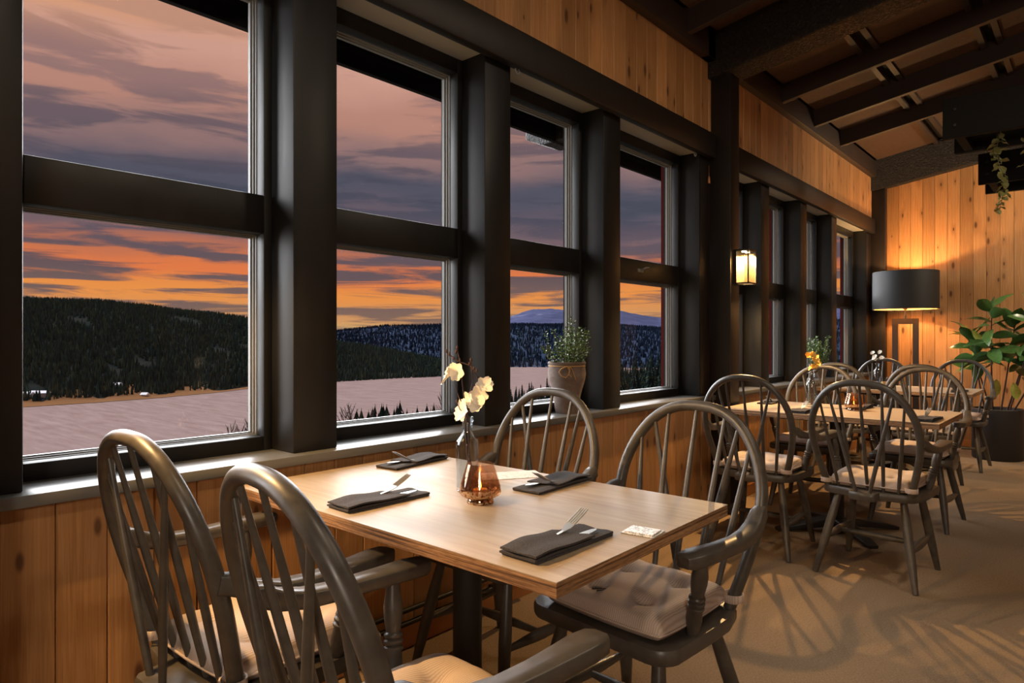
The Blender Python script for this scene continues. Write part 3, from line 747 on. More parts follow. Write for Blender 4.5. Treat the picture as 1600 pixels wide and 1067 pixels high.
# menu strip and sachet
b = MB(); b.box(-0.055, 0.055, -0.11, 0.11, 0.0002, 0.0010); o = b.build('menu_strip', M['paper'], smooth=0)
o.location = (-1.425, 1.585, TT); o.rotation_euler = (0, 0, math.radians(-33)); tag(o, 'printed white paper strip on the table behind the candle glass', 'paper')
b = MB(); b.box(-0.04, 0.04, -0.033, 0.033, 0.0003, 0.0022); b.box(-0.034, 0.034, -0.027, 0.027, 0.0022, 0.005); o = b.build('sachet', M['sachet'], smooth=0, bevel=0.0008)
o.location = (-0.776, 1.322, TT); o.rotation_euler = (0, 0, math.radians(8)); tag(o, 'white printed sachet at the aisle edge of the nearest table', 'sachet')


# ------------------------------------------------------------------ amber tealight glasses
def build_candle():
    r = empty('tealight_glass')
    prof = [(0, 0.0), (0.036, 0.0), (0.037, 0.004), (0.034, 0.012), (0.052, 0.022), (0.0565, 0.029), (0.0545, 0.045), (0.0365, 0.105), (0.0345, 0.105), (0.052, 0.045), (0.053, 0.030), (0.046, 0.024), (0, 0.020)]
    MB().lathe(prof, 32).build('glass', M['amber'], r, 60)
    MB().lathe([(0, 0.021), (0.019, 0.021), (0.019, 0.036), (0.017, 0.036), (0.016, 0.034), (0, 0.033)], 20).build('tealight', M['wax'], r)
    MB().lathe([(0, 0.036), (0.0030, 0.040), (0.0038, 0.045), (0.0022, 0.053), (0, 0.060)], 10).build('flame', M['flame'], r, 80)
    return r


cd0 = build_candle()
for i, (x, y, lab) in enumerate(((-1.245, 1.275, 'amber glass tealight holder, lit, in the middle of the nearest table'), (-1.135, 4.46, 'amber glass tealight holder on the middle table'))):
    c_ = cd0 if i == 0 else copy_tree(cd0); c_.location = (x, y, TT); tag(c_, lab, 'candle', 'amber candle glasses on the tables')


# ------------------------------------------------------------------ bottles with flowers
def build_bottle(h=0.215, r0=0.033):
    k = h / 0.215
    prof = [(0, 0.004), (r0 * 0.85, 0.0), (r0, 0.006), (r0, 0.135 * k), (r0 * 0.93, 0.147 * k), (r0 * 0.55, 0.162 * k), (0.0145, 0.172 * k), (0.0145, 0.200 * k), (0.0175, 0.202 * k), (0.0175, 0.213 * k), (0.0150, 0.215 * k),
            (0.0125, 0.213 * k), (0.0120, 0.172 * k), (r0 * 0.5, 0.160 * k), (r0 * 0.86, 0.146 * k), (r0 * 0.93, 0.134 * k), (r0 * 0.93, 0.014), (0, 0.012)]
    return MB().lathe(prof, 28)


def flower(r, name, c, size, m, seed, face=(0, -0.6, 0.6)):
    rd = random.Random(seed); b = MB(); R_ = Vector(face).to_track_quat('Z', 'Y').to_matrix().to_4x4()
    for k in range(6):
        a = 2 * PI * k / 6 + rd.uniform(-0.2, 0.2); sz = size * rd.uniform(0.85, 1.1); lift = rd.uniform(0.25, 0.7)
        vs = []; fs = []
        for j in range(5):
            v = j / 4; wd = sz * 0.48 * math.sin(PI * (0.12 + 0.80 * v)) ** 0.8; d = sz * v; hh = lift * sz * v * (1.0 - 0.3 * v)
            for i in (-1, 0, 1):
                p = Vector((d, wd * i, hh + 0.14 * sz * abs(i))); vs.append(Vector(c) + R_ @ (Matrix.Rotation(a, 4, 'Z') @ p))
        for j in range(4):
            for i in range(2): fs.append((j * 3 + i, (j + 1) * 3 + i, (j + 1) * 3 + i + 1, j * 3 + i + 1))
        b.add(vs, fs)
    return link(name, b.mesh(name, m, 60), r)


def stem(b, pts, r0, r1): b.tube(pts, [r0 + (r1 - r0) * i / (len(pts) - 1) for i in range(len(pts))], 6)


bt = empty('flower_bottle', (-1.365, 1.345, TT)); tag(bt, 'clear glass bottle on the nearest table', 'bottle', 'glass bottles holding flowers on the tables')
link('glass', build_bottle().mesh('glass', M['bottle'], 60), bt)
br = empty('magnolia_branch', (-1.365, 1.345, TT + 0.016)); tag(br, 'dark twigs with cream blossoms standing in the bottle on the nearest table', 'flowers')
b = MB()
R2 = lambda rx, z, d=0.0: Vector((RT.x * rx + FW.x * d, RT.y * rx + FW.y * d, z))     # sideways, up, away
stem(b, [R2(0.012, 0.0), R2(0.0, 0.09), R2(-0.006, 0.17), R2(0.0, 0.24), R2(0.016, 0.30), R2(0.01, 0.36)], 0.0032, 0.0018)
stem(b, [R2(0.018, 0.002, 0.01), R2(0.004, 0.10), R2(0.004, 0.18), R2(-0.012, 0.27), R2(-0.022, 0.36), R2(-0.030, 0.395)], 0.003, 0.0014)
stem(b, [R2(0.002, 0.21), R2(0.02, 0.26), R2(0.03, 0.31), R2(0.012, 0.345), R2(-0.03, 0.36), R2(-0.06, 0.385)], 0.0026, 0.0012)
stem(b, [R2(-0.004, 0.22), R2(-0.025, 0.255), R2(-0.035, 0.29)], 0.002, 0.0012)
stem(b, [R2(0.0, 0.20), R2(-0.022, 0.22), R2(-0.03, 0.24)], 0.0016, 0.001)
stem(b, [R2(0.02, 0.265), R2(0.03, 0.255), R2(0.034, 0.25)], 0.002, 0.001)
b.build('twig', M['twig'], br, 60)
b = MB(); rd = random.Random(3)
for px_, pz_ in ((-0.03, 0.397), (-0.033, 0.385), (-0.06, 0.387), (-0.052, 0.378), (-0.040, 0.366), (0.01, 0.362), (0.006, 0.35), (0.03, 0.312), (0.027, 0.33), (-0.031, 0.242), (-0.022, 0.36), (0.018, 0.337)):
    c_ = R2(px_, pz_); b.lathe([(0, -0.006), (0.0035, -0.001), (0.003, 0.004), (0, 0.008)], 6, c_)
b.build('bud', M['twig'], br, 60)['kind'] = 'stuff'
for i, (px_, pz_, sz_, f_) in enumerate(((-0.050, 0.318, 0.030, (-0.5, -0.6, 0.2)), (-0.028, 0.326, 0.030, (0.2, -0.8, 0.1)), (0.047, 0.288, 0.026, (0.8, -0.5, 0.5)), (0.036, 0.262, 0.028, (0.5, -0.8, -0.1)), (0.008, 0.25, 0.022, (-0.1, -1, 0.1)), (-0.006, 0.212, 0.036, (-0.2, -0.9, 0.3)), (0.022, 0.228, 0.022, (0.6, -0.7, 0.4)))):
    flower(br, 'blossom', R2(px_, pz_, -0.006), sz_, M['petal'], i, f_)

bt2 = copy_tree(bt); bt2.location = (-1.395, 4.50, TT); bt2.scale = (1.05, 1.05, 1.05); tag(bt2, 'ribbed clear glass bottle on the middle table', 'bottle')
b2 = empty('dried_flowers', (-1.395, 4.50, TT + 0.016)); tag(b2, 'yellow dried flowers standing in the bottle on the middle table', 'flowers')
b = MB(); rd = random.Random(8); heads = []
for k in range(9):
    e_ = R2(rd.uniform(-0.035, 0.09), rd.uniform(0.235, 0.32), rd.uniform(-0.03, 0.03)); heads.append(e_)
    stem(b, [R2(rd.uniform(-.01, .01), 0.0), R2(rd.uniform(-.005, .005), 0.19), e_], 0.0016, 0.001)
b.build('stem', M['twig'], b2, 60)
for k, e_ in enumerate(heads): flower(b2, 'blossom', e_, 0.024, M['petal_y'], 40 + k, (rd.uniform(-1, 1), -0.7, 0.5))
bt3 = copy_tree(bt); bt3.location = (-1.545, 6.86, TT); bt3.scale = (0.98, 0.98, 1.0); tag(bt3, 'small clear glass bottle on the farthest table', 'bottle')
b3 = empty('white_flowers', (-1.545, 6.86, TT + 0.016)); tag(b3, 'small white flowers standing in the bottle on the farthest table', 'flowers')
b = MB(); heads = []
for k in range(7):
    e_ = R2(rd.uniform(-0.05, 0.055), rd.uniform(0.235, 0.30), rd.uniform(-0.02, 0.02)); heads.append(e_); stem(b, [R2(rd.uniform(-.01, .01), 0.0), R2(0, 0.19), e_], 0.0016, 0.001)
b.build('stem', M['twig'], b3, 60)
for k, e_ in enumerate(heads): flower(b3, 'blossom', e_, 0.022, M['petal_w'], 60 + k, (rd.uniform(-1, 1), -0.7, 0.5))
g = empty('glass_tumbler', (-1.475, 6.80, TT)); tag(g, 'small clear glass tumbler beside the bottle on the farthest table', 'glass')
MB().lathe([(0, 0.0), (0.026, 0.0), (0.032, 0.09), (0.030, 0.09), (0.0245, 0.006), (0, 0.005)], 24).build('glass', M['clear'], g, 60)
MB().lathe([(0, 0.006), (0.022, 0.006), (0.026, 0.05), (0, 0.05)], 20).build('candle', M['wax'], g)


# ------------------------------------------------------------------ plants on the sill
def leaf_quad(b, c, d, size, rd, wide=0.55):
    d = Vector(d).normalized(); s = d.cross(Vector((rd.uniform(-1, 1), rd.uniform(-1, 1), rd.uniform(-1, 1)))).normalized(); n = d.cross(s)
    c = Vector(c); b.add([c, c + d * size * 0.35 + s * size * wide * 0.5 + n * size * 0.08, c + d * size * 0.75 + s * size * wide * 0.4 + n * size * 0.05, c + d * size, c + d * size * 0.75 - s * size * wide * 0.4 + n * size * 0.05,
                          c + d * size * 0.35 - s * size * wide * 0.5 + n * size * 0.08, c + d * size * 0.5], [(0, 1, 6), (1, 2, 6), (2, 3, 6), (3, 4, 6), (4, 5, 6), (5, 0, 6)])


def sprig_plant(root, stems, base_z, leaf, seed, step=0.012):
    rd = random.Random(seed); sb = MB(); lb = MB()
    for dx, dy, h, lx, ly in stems:
        p0 = Vector((dx * 0.4, dy * 0.4, base_z - 0.03)); p3 = Vector((lx, ly, base_z + h)); mid = p0.lerp(p3, 0.5) + Vector((dx * 0.25, dy * 0.25, 0.0))
        pts = [p0 * (1 - t_) ** 2 + mid * 2 * t_ * (1 - t_) + p3 * t_ * t_ for t_ in [i / 8 for i in range(9)]]
        stem(sb, pts, 0.0022, 0.001); n = max(4, int(h / step))
        for k in range(n):
            f = 0.12 + 0.88 * k / n; i = min(7, int(f * 8)); p = pts[i].lerp(pts[i + 1], f * 8 - i)
            for _ in range(3):
                a = rd.uniform(0, 2 * PI); q = p + Vector((math.cos(a), math.sin(a), 0)) * rd.uniform(0, 0.008); leaf_quad(lb, q, (math.cos(a), math.sin(a), rd.uniform(0.2, 1.0)), leaf * rd.uniform(0.7, 1.25), rd, 0.7)
    sb.build('stem', M['twig'], root, 60)['kind'] = 'stuff'; tag(lb.build('foliage', M['box_leaf'], root, 0), kind='stuff')


pp_ = empty('potted_boxwood', (-2.062, 2.752, SILL)); tag(pp_, 'leafy green boxwood in a tapered clay pot on the window sill', 'plant')
MB().lathe([(0, 0), (0.058, 0), (0.062, 0.02), (0.070, 0.09), (0.094, 0.17), (0.099, 0.205), (0.093, 0.245), (0.097, 0.252), (0.099, 0.258), (0.097, 0.264), (0.088, 0.264), (0.086, 0.24), (0, 0.235)], 32).build('pot', M['clay'], pp_, 50)
b = MB(); ring = [(0.0945 * math.cos(2 * PI * k / 32), 0.0945 * math.sin(2 * PI * k / 32), 0.243) for k in range(33)]; b.tube(ring, 0.0024, 6, cap=False)
fd = Vector((0.62, -0.78, 0)); sd_ = Vector((0.78, 0.62, 0))
for sx, pts in ((1, [(0, .243), (-.03, .232), (-.042, .215), (-.03, .196), (-.008, .186), (.005, .2), (.012, .22), (0, .243)]), (1, [(0, .243), (.02, .235), (.028, .216), (.035, .195), (.042, .176)]), (1, [(0, .243), (.014, .23), (.006, .205), (.02, .19)])):
    b.tube([fd * (0.1005 - abs(u) * 0.12) + sd_ * u + Vector((0, 0, z)) for u, z in pts], 0.0024, 6)
b.build('twine_bow', M['twine'], pp_, 60); MB().lathe([(0, 0.237), (0.086, 0.241), (0, 0.245)], 20).build('soil', M['soil'], pp_)
rd = random.Random(5); st_ = []
for k in range(36):
    a = rd.uniform(0, 2 * PI); q = math.sqrt(rd.random()); h = rd.uniform(0.10, 0.22)
    st_.append((0.10 * q * math.cos(a), 0.10 * q * math.sin(a), h, 0.115 * q * math.cos(a), 0.155 * q * math.sin(a)))
st_ += [(0.0, 0.02, 0.27, 0.0, 0.03), (0.0, 0.03, 0.25, 0.01, 0.045), (0.02, -0.06, 0.20, 0.0, -0.12), (0.0, 0.10, 0.21, 0.0, 0.165), (0.0, -0.09, 0.12, 0.0, -0.17), (0, 0.09, 0.17, 0, 0.175)]
sprig_plant(pp_, st_, 0.235, 0.013, 5)
p2_ = empty('potted_herb', (-2.062, 6.85, SILL)); tag(p2_, 'bushy light green plant on the far window sill, behind the middle table', 'plant')
MB().lathe([(0, 0), (0.06, 0), (0.066, 0.02), (0.085, 0.12), (0.088, 0.135), (0.080, 0.135), (0.076, 0.115), (0, 0.11)], 28).build('pot', M['clay'], p2_, 50)
rd = random.Random(9); st_ = []
for k in range(30):
    a = rd.uniform(0, 2 * PI); q = math.sqrt(rd.random()); st_.append((0.1 * q * math.cos(a), 0.12 * q * math.sin(a), rd.uniform(0.16, 0.33), 0.11 * q * math.cos(a), 0.26 * q * math.sin(a)))
sprig_plant(p2_, st_, 0.11, 0.015, 9)

# ------------------------------------------------------------------ floor lamp
LX, LY = -1.575, 8.20
fl_ = empty('floor_lamp', (LX, LY, 0)); tag(fl_, 'tall floor lamp with a black drum shade and an open rectangular bronze stand', 'lamp')
sz0, sz1, sr = 1.505, 1.905, 0.315
MB().lathe([(sr, sz0), (sr, sz1)], 64).build('lamp_shade', M['shade_out'], fl_, 80)
MB().lathe([(sr - 0.004, sz0), (sr - 0.004, sz1)], 64).build('shade_lining', M['shade_in'], fl_, 80)
b = MB()
for z_ in (sz0, sz1):
    b.tube([((sr - 0.002) * math.cos(2 * PI * k / 64), (sr - 0.002) * math.sin(2 * PI * k / 64), z_) for k in range(65)], 0.004, 6, cap=False)
b.build('shade_rim', M['lamp_metal'], fl_, 60)
A_ = math.radians(12); Rz = Matrix.Rotation(A_, 4, 'Z')
b = MB(); b.box(-0.125, -0.068, -0.03, 0.03, 0.03, 1.405, Rz); b.box(0.068, 0.125, -0.03, 0.03, 0.03, 1.405, Rz); b.box(-0.068, 0.068, -0.03, 0.03, 1.345, 1.405, Rz); b.box(-0.068, 0.068, -0.03, 0.03, 0.03, 0.09, Rz)
b.build('stand', M['lamp_metal'], fl_, 0); MB().box(-0.18, 0.18, -0.13, 0.13, 0, 0.03, Rz).build('base', M['lamp_metal'], fl_, 0, 0.004)
MB().lathe([(0, 1.405), (0.012, 1.405), (0.012, 1.44), (0.008, 1.445), (0.008, 1.50), (0.02, 1.50), (0.02, 1.60), (0, 1.60)], 16).build('neck', M['lamp_metal'], fl_)
b = MB()
for k in range(3):
    a = 2 * PI * k / 3; b.tube([(0.015 * math.cos(a), 0.015 * math.sin(a), 1.53), ((sr - 0.004) * math.cos(a), (sr - 0.004) * math.sin(a), 1.53)], 0.003, 6)
b.build('shade_spider', M['lamp_metal'], fl_)
MB().lathe([(0, 1.60), (0.016, 1.605), (0.03, 1.65), (0.022, 1.69), (0, 1.70)], 16).build('bulb', M['bulb'], fl_, 80)
l_ = lamp('floor_lamp_light', 'POINT', (LX, LY, 1.74), FLOOR_LAMP_W, WARM, shadow_soft_size=0.03)

# ------------------------------------------------------------------ wall lantern
m_ = bpy.data.materials.new('lantern_glass'); m_.use_nodes = True; t = NT(m_); m_.node_tree.nodes.remove(t.b); mx_ = t.n('MixShader'); tr_ = t.n('BsdfTransparent'); df_ = t.n('BsdfTranslucent')
df_.inputs['Color'].default_value = (0.9, 0.66, 0.36, 1); mx_.inputs[0].default_value = 0.022; t.l(tr_.outputs[0], mx_.inputs[1]); t.l(df_.outputs[0], mx_.inputs[2]); t.l(mx_.outputs[0], m_.node_tree.nodes['Material Output'].inputs[0]); M['lantern_glass'] = m_
LQ = (-1.853, -1.747, 4.340, 4.475, 1.554, 1.786)
wn = empty('wall_lantern', (-1.853, 4.4075, 1.554)); tag(wn, 'square bronze wall lantern with glass sides, lit, on the big post', 'lantern', 'wall lanterns on the big posts')
x0, x1, y0, y1, z0, z1 = LQ; ox, oy, oz = wn.location
b = MB(); t_ = 0.007
for xx in (x0 + 0.016, x1 - t_):
    for yy in (y0, y1 - t_): b.box(xx - ox, xx + t_ - ox, yy - oy, yy + t_ - oy, 0, z1 - z0)
b.box(x0 + 0.016 - ox, x1 - ox, y0 - oy, y1 - oy, z1 - z0 - 0.012, z1 - z0)
for yy in (y0, y1 - t_): b.box(x0 + 0.016 - ox, x1 - ox, yy - oy, yy + t_ - oy, 0, 0.008)
for xx in (x0 + 0.016, x1 - t_): b.box(xx - ox, xx + t_ - ox, y0 - oy, y1 - oy, 0, 0.008)
b.build('frame', M['lantern'], wn, 0)
MB().box(0, 0.016, -0.062, 0.062, 0.0, z1 - z0).build('back_plate', mat('lantern_back', srgb(46, 36, 20), 0.6), wn, 0)
b = MB()
for yy in (y0 + 0.003, y1 - 0.004): b.box(x0 + 0.022 - ox, x1 - 0.007 - ox, yy - oy, yy + 0.001 - oy, 0.008, z1 - z0 - 0.012)
b.box(x1 - 0.004 - ox, x1 - 0.003 - ox, y0 + 0.007 - oy, y1 - 0.007 - oy, 0.008, z1 - z0 - 0.012)
b.build('pane', M['lantern_glass'], wn, 0)
for yy in (-0.03, 0.03): MB().lathe([(0, 0), (0.014, 0), (0.014, 0.006), (0, 0.006)], 14, (0.06, yy, z1 - z0 - 0.019)).build('led', M['led'], wn)
w2_ = copy_tree(wn); w2_.location = (-1.853, 0.2575, 1.554); tag(w2_, 'matching wall lantern on the post left of the picture', 'lantern')
for yl in (4.4075, 0.2575): aim(lamp('lantern_light', 'SPOT', (-1.80, yl, 1.755), LANTERN_W, (1.0, 0.60, 0.24), shadow_soft_size=0.012, spot_size=math.radians(150), spot_blend=0.35), (0.12, 0, -1))


# ------------------------------------------------------------------ rubber plant
rp = empty('potted_rubber_plant', (-0.755, 8.10, 0)); tag(rp, 'tall rubber plant with glossy dark leaves in a round black pot', 'plant')
MB().lathe([(0, 0), (0.205, 0), (0.213, 0.012), (0.213, 0.492), (0.207, 0.498), (0.198, 0.492), (0.196, 0.44), (0, 0.435)], 48).build('pot', M['black_pot'], rp, 40)
MB().lathe([(0, 0.437), (0.19, 0.437), (0.12, 0.455), (0, 0.46)], 24).build('soil', M['soil'], rp)


def big_leaf(name, mt, L_, W_, bend, seed):
    rd = random.Random(seed); b = MB(); n = 9; vs = []
    for j in range(n + 1):
        v = j / n; wd = W_ * 0.5 * (math.sin(PI * min(1, v ** 0.85)) ** 0.75 if 0 < v < 1 else 0.0); y = L_ * v * (1 - 0.12 * bend * v); z = -bend * L_ * 0.45 * v * v
        for i in (-2, -1, 0, 1, 2):
            vs.append((wd * i / 2, y, z + wd * 0.28 * (abs(i) / 2) ** 1.4 + 0.003 * math.sin(v * 9 + i)))
    b.add(vs, [(j * 5 + i, j * 5 + i + 1, (j + 1) * 5 + i + 1, (j + 1) * 5 + i) for j in range(n) for i in range(4)])
    return b.mesh(name, mt, 80)


LEAFS = [big_leaf('leaf', M['ficus_leaf'], 0.27, 0.115, bd, k) for k, bd in enumerate((0.1, 0.5, 0.9))]; LEAFY = big_leaf('leaf', M['ficus_young'], 0.19, 0.085, 0.3, 9)
rd = random.Random(14)
TR = [((-0.09, -0.05), (-0.19, -0.10, 1.26)), ((-0.03, -0.09), (-0.03, -0.16, 1.50)), ((0.02, 0.02), (0.14, 0.02, 1.36)), ((0.09, -0.07), (0.30, -0.12, 1.40)), ((0.06, 0.09), (0.24, 0.16, 1.18)), ((-0.06, 0.08), (-0.22, 0.10, 1.12)), ((0.11, -0.02), (0.36, -0.04, 1.02))]
b = MB(); nl = 0
for ti, (bs, tp) in enumerate(TR):
    p0 = Vector((bs[0], bs[1], 0.44)); p3 = Vector(tp); mid = p0.lerp(p3, 0.55) + Vector((bs[0] * 0.4, bs[1] * 0.4, 0.05))
    P_ = [p0 * (1 - t_) ** 2 + mid * 2 * t_ * (1 - t_) + p3 * t_ * t_ for t_ in [i / 10 for i in range(11)]]
    b.tube(P_, [0.0085 - 0.0004 * i for i in range(11)], 7)
    nlf = 13 if ti < 4 else 9
    for k in range(nlf):
        f = 0.50 + 0.50 * (k + 0.5) / nlf; i = min(9, int(f * 10)); p = P_[i].lerp(P_[i + 1], f * 10 - i); a = k * 2.4 + ti * 1.1
        el = rd.uniform(-0.5, 0.75) if f < 0.85 else rd.uniform(0.5, 1.2)
        q = Matrix.Rotation(a, 4, 'Z') @ Matrix.Rotation(el, 4, 'X') @ Matrix.Rotation(rd.uniform(-1.0, 1.0), 4, 'Y')
        o = link('leaf', LEAFS[rd.randrange(3)], rp, p, q.to_euler()); s_ = rd.uniform(0.8, 1.12); o.scale = (s_, s_, s_); nl += 1
for p, a, el in (((-0.22, -0.10, 1.20), 1.9, 0.5), ((-0.24, -0.06, 1.22), 1.2, 0.2), ((-0.13, -0.13, 1.15), 2.6, 0.9), ((0.16, -0.16, 0.60), 2.9, 1.3), ((0.0, -0.18, 0.62), 3.4, 1.4)):
    tag(link('leaf', LEAFY, rp, p, (Matrix.Rotation(a, 4, 'Z') @ Matrix.Rotation(el, 4, 'X')).to_euler()), 'young yellow-green leaf')
b.build('stem', M['twig'], rp, 60)


# ------------------------------------------------------------------ hanging plank racks with ivy
def rack(y0, y1, x0, lab):
    r = empty('hanging_rack', (x0, (y0 + y1) / 2, 2.446)); tag(r, lab, 'rack', 'dark plank racks hung below the ceiling'); cy = (y0 + y1) / 2
    for y in (y0, y1):
        b = MB(); b.box(0, 2.6, y - 0.02 - cy, y + 0.02 - cy, 0.012, 0.264); o = b.build('board', M['black_wood'], r, 0, 0.003)
        b = MB()
        sgn = -1 if y == y0 else 1
        for z in (0.09, 0.19): b.lathe([(0, 0), (0.011, 0), (0.009, 0.006), (0, 0.008)], 10, M=Matrix.Translation((0.065, y + sgn * 0.02 - cy, z)) @ Matrix.Rotation(-sgn * PI / 2, 4, 'X'))
        b.build('bolt', M['iron'], o)
    for x in (0.06, 0.9, 1.8):
        MB().box(x, x + 0.05, y0 + 0.02 - cy, y1 - 0.02 - cy, 0.02, 0.20).build('cross_rail', M['black_wood'], r, 0, 0.003)
    for x in (1.0, 2.2):
        for y in (y0, y1): MB().tube([(x, y - cy, 0.26), (x, y - cy, ceil_z(x0 + x) - 2.446 - 0.002)], 0.006, 8).build('hanger_rod', M['iron'], r)
    return r


rack(5.02, 5.47, -0.752, 'dark hanging plank rack with two bolts on its front board, upper right')
rack(6.68, 7.14, -0.752, 'rear dark plank rack, further back and right of the ivy strand')


def ivy(name, x, y, z0, drop, seed, lab, n):
    rd = random.Random(seed); r = empty(name, (x, y, z0)); tag(r, lab, 'ivy', 'ivy strands hanging from the plank rack'); pts = []
    for i in range(13):
        f = i / 12; pts.append(Vector((0.018 * math.sin(f * 7 + seed), 0.012 * math.cos(f * 6), -drop * f)))
    MB().tube(pts, 0.0022, 6).build('vine_stem', M['ivy_leaf'], r)
    me = big_leaf('leaf', M['ivy_leaf'], 0.062, 0.042, 0.4, seed)
    for k in range(n):
        f = 0.03 + 0.97 * (k + rd.uniform(0, 0.9)) / n; i = min(11, int(f * 12)); p = pts[i].lerp(pts[i + 1], f * 12 - i); s_ = rd.uniform(0.55, 1.15) * (1.0 if f < 0.8 else 0.75)
        q = Matrix.Rotation(k * 2.3 + rd.uniform(-.5, .5), 4, 'Z') @ Matrix.Rotation(rd.uniform(-1.1, 0.2), 4, 'X') @ Matrix.Rotation(rd.uniform(-.6, .6), 4, 'Y'); link('leaf', me, r, p, q.to_euler(), (s_,) * 3)


ivy('ivy_strand', -0.475, 5.25, 2.52, 0.52, 3, 'long green ivy strand hanging from the plank rack, in front of the far wall', 46)
ivy('ivy_strand', -0.335, 5.27, 2.46, 0.20, 5, 'short ivy strand at the right edge of the picture', 14)
MB().box(-0.56, -0.30, 5.24, 5.28, 2.515, 2.53).build('ivy_rail', M['black_wood'], bpy.data.objects['hanging_rack'], 0).matrix_parent_inverse = Matrix.Translation(-bpy.data.objects['hanging_rack'].location)

# ------------------------------------------------------------------ small fittings on the window wall
sk = empty('wall_socket', (WX, 2.30, 0.09)); tag(sk, 'black double wall socket low on the boards behind the nearest table', 'socket')
MB().box(0, 0.045, -0.085, 0.085, 0.0, 0.085).build('housing', M['plastic'], sk, 0, 0.004)
for y in (-0.04, 0.04): MB().lathe([(0.022, 0), (0.022, 0.004), (0.018, 0.004), (0.017, -0.004), (0, -0.004)], 20, M=Matrix.Translation((0.0455, y, 0.043)) @ Matrix.Rotation(PI / 2, 4, 'Y')).build('outlet', M['gap'], sk)
for z, lab in ((0.150, 'upper dark pipe running along the boards near the floor'), (0.100, 'lower dark pipe running along the boards near the floor')):
    pi_ = empty('wall_pipe', (WX, -1.0, z)); tag(pi_, lab, 'pipe', 'thin pipes along the window wall')
    MB().tube([(0.022, 0, 0), (0.022, 3.2, 0)], 0.010, 10).build('pipe', M['iron'], pi_, 60)
    for y in (0.1, 1.1, 2.1, 3.1): MB().box(0, 0.034, y - 0.008, y + 0.008, -0.013, 0.013).build('clip', M['iron'], pi_, 0)
for (x, y), lab in (((-1.975, 2.262), 'round metal hook ring under the window head, above the third window'), ((-1.985, 4.05), 'small metal hook under the header beside the big post'), ((-1.985, 6.55), 'small white hook under the far window head')):
    h = MB(); h.tube([(0, 0, 0.022), (0, 0, 0.0)], 0.004, 8); h.tube([(0.0, 0.014 * math.sin(a), -0.014 + 0.014 * math.cos(a)) for a in [2 * PI * k / 16 for k in range(17)]], 0.0035, 8, cap=False)
    o = h.build('ceiling_hook', M['alu']); o.location = (x, y, HEAD - 0.02); tag(o, lab, 'hook')
h = MB(); h.tube([(0, 0, 0.09), (0, 0, 0.02)], 0.0012, 6); h.lathe([(0, -0.03), (0.009, -0.03), (0.007, 0.01), (0.003, 0.02), (0, 0.02)], 12)
o = h.build('blind_pull', M['pine_trim']); o.location = (-1.988, 4.262, 2.27); tag(o, 'small wooden cord pull hanging beside the big post', 'pull')
h = MB(); h.tube([(0, 0, 0.12), (0, 0, 0.02)], 0.0012, 6); h.lathe([(0, -0.03), (0.009, -0.03), (0.007, 0.01), (0.003, 0.02), (0, 0.02)], 12)
o = h.build('blind_pull', M['pine_trim']); o.location = (-1.988, 8.60, 2.27); tag(o, 'small wooden cord pull hanging in the far corner', 'pull')

# ------------------------------------------------------------------ the valley outside
LAKE = -70.0
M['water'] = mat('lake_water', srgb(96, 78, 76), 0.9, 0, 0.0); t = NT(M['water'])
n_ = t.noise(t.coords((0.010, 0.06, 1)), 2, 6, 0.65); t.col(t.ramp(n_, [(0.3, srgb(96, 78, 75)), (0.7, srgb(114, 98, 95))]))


def hill_mat(name, a, b, patch=None, lo=0.66, hi=0.72, sc=0.006):
    m = mat(name, a, 1.0, 0, 0.0); t = NT(m); n = t.noise(t.coords((1, 1, 2.5)), sc * 4, 7, 0.65); c = t.ramp(n, [(0.35, a), (0.65, b)])
    if patch: c = t.mix(t.rng(t.noise(t.coords((0.6, 0.6, 3.0)), sc, 5, 0.6), lo, hi, 0, 1), c, patch)
    t.col(c); return m


M['forest_floor'] = hill_mat('forest_floor', srgb(26, 32, 33), srgb(38, 38, 34), srgb(118, 98, 82), 0.745, 0.77, 0.006)
M['hazed_forest'] = hill_mat('hazed_forest', srgb(34, 44, 62), srgb(44, 52, 68), srgb(100, 84, 74), 0.70, 0.73, 0.0022)  # bluish tones put distance haze into the ridge colour
M['fell'] = hill_mat('hazed_fell', srgb(50, 54, 78), srgb(66, 68, 92), srgb(100, 98, 116), 0.58, 0.66, 0.0016)  # aerial haze mixed into the rock and snow colours as blue
M['shore'] = mat('shore_grass', srgb(104, 74, 50), 1.0, 0, 0.0)
M['spruce'] = mat('spruce_needles', srgb(40, 54, 38), 1.0, 0, 0.0); t = NT(M['spruce']); gi_ = t.n('NewGeometry'); oi_ = t.n('ObjectInfo')
ad_ = t.n('Math', operation='ADD'); t.l(gi_.outputs['Random Per Island'], ad_.inputs[0]); t.l(oi_.outputs['Random'], ad_.inputs[1]); fr_ = t.n('Math', operation='FRACT'); t.l(ad_.outputs[0], fr_.inputs[0])
t.col(t.ramp(fr_.outputs[0], [(0.0, srgb(36, 50, 52)), (0.7, srgb(48, 62, 56)), (1.0, srgb(68, 74, 56))]))
M['trunk'] = mat('tree_trunk', srgb(66, 54, 46), 0.9)

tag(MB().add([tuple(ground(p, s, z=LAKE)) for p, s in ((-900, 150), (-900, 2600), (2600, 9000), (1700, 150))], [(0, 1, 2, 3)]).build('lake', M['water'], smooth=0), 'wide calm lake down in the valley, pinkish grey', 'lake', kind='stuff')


def interp(P, x):
    for a, b in zip(P, P[1:]):
        if x <= b[0]:
            f = max(0.0, (x - a[0]) / (b[0] - a[0])); f = f * f * (3 - 2 * f) if False else f
            return [u + (w - u) * f for u, w in zip(a[1:], b[1:])]
    return list(P[-1][1:])


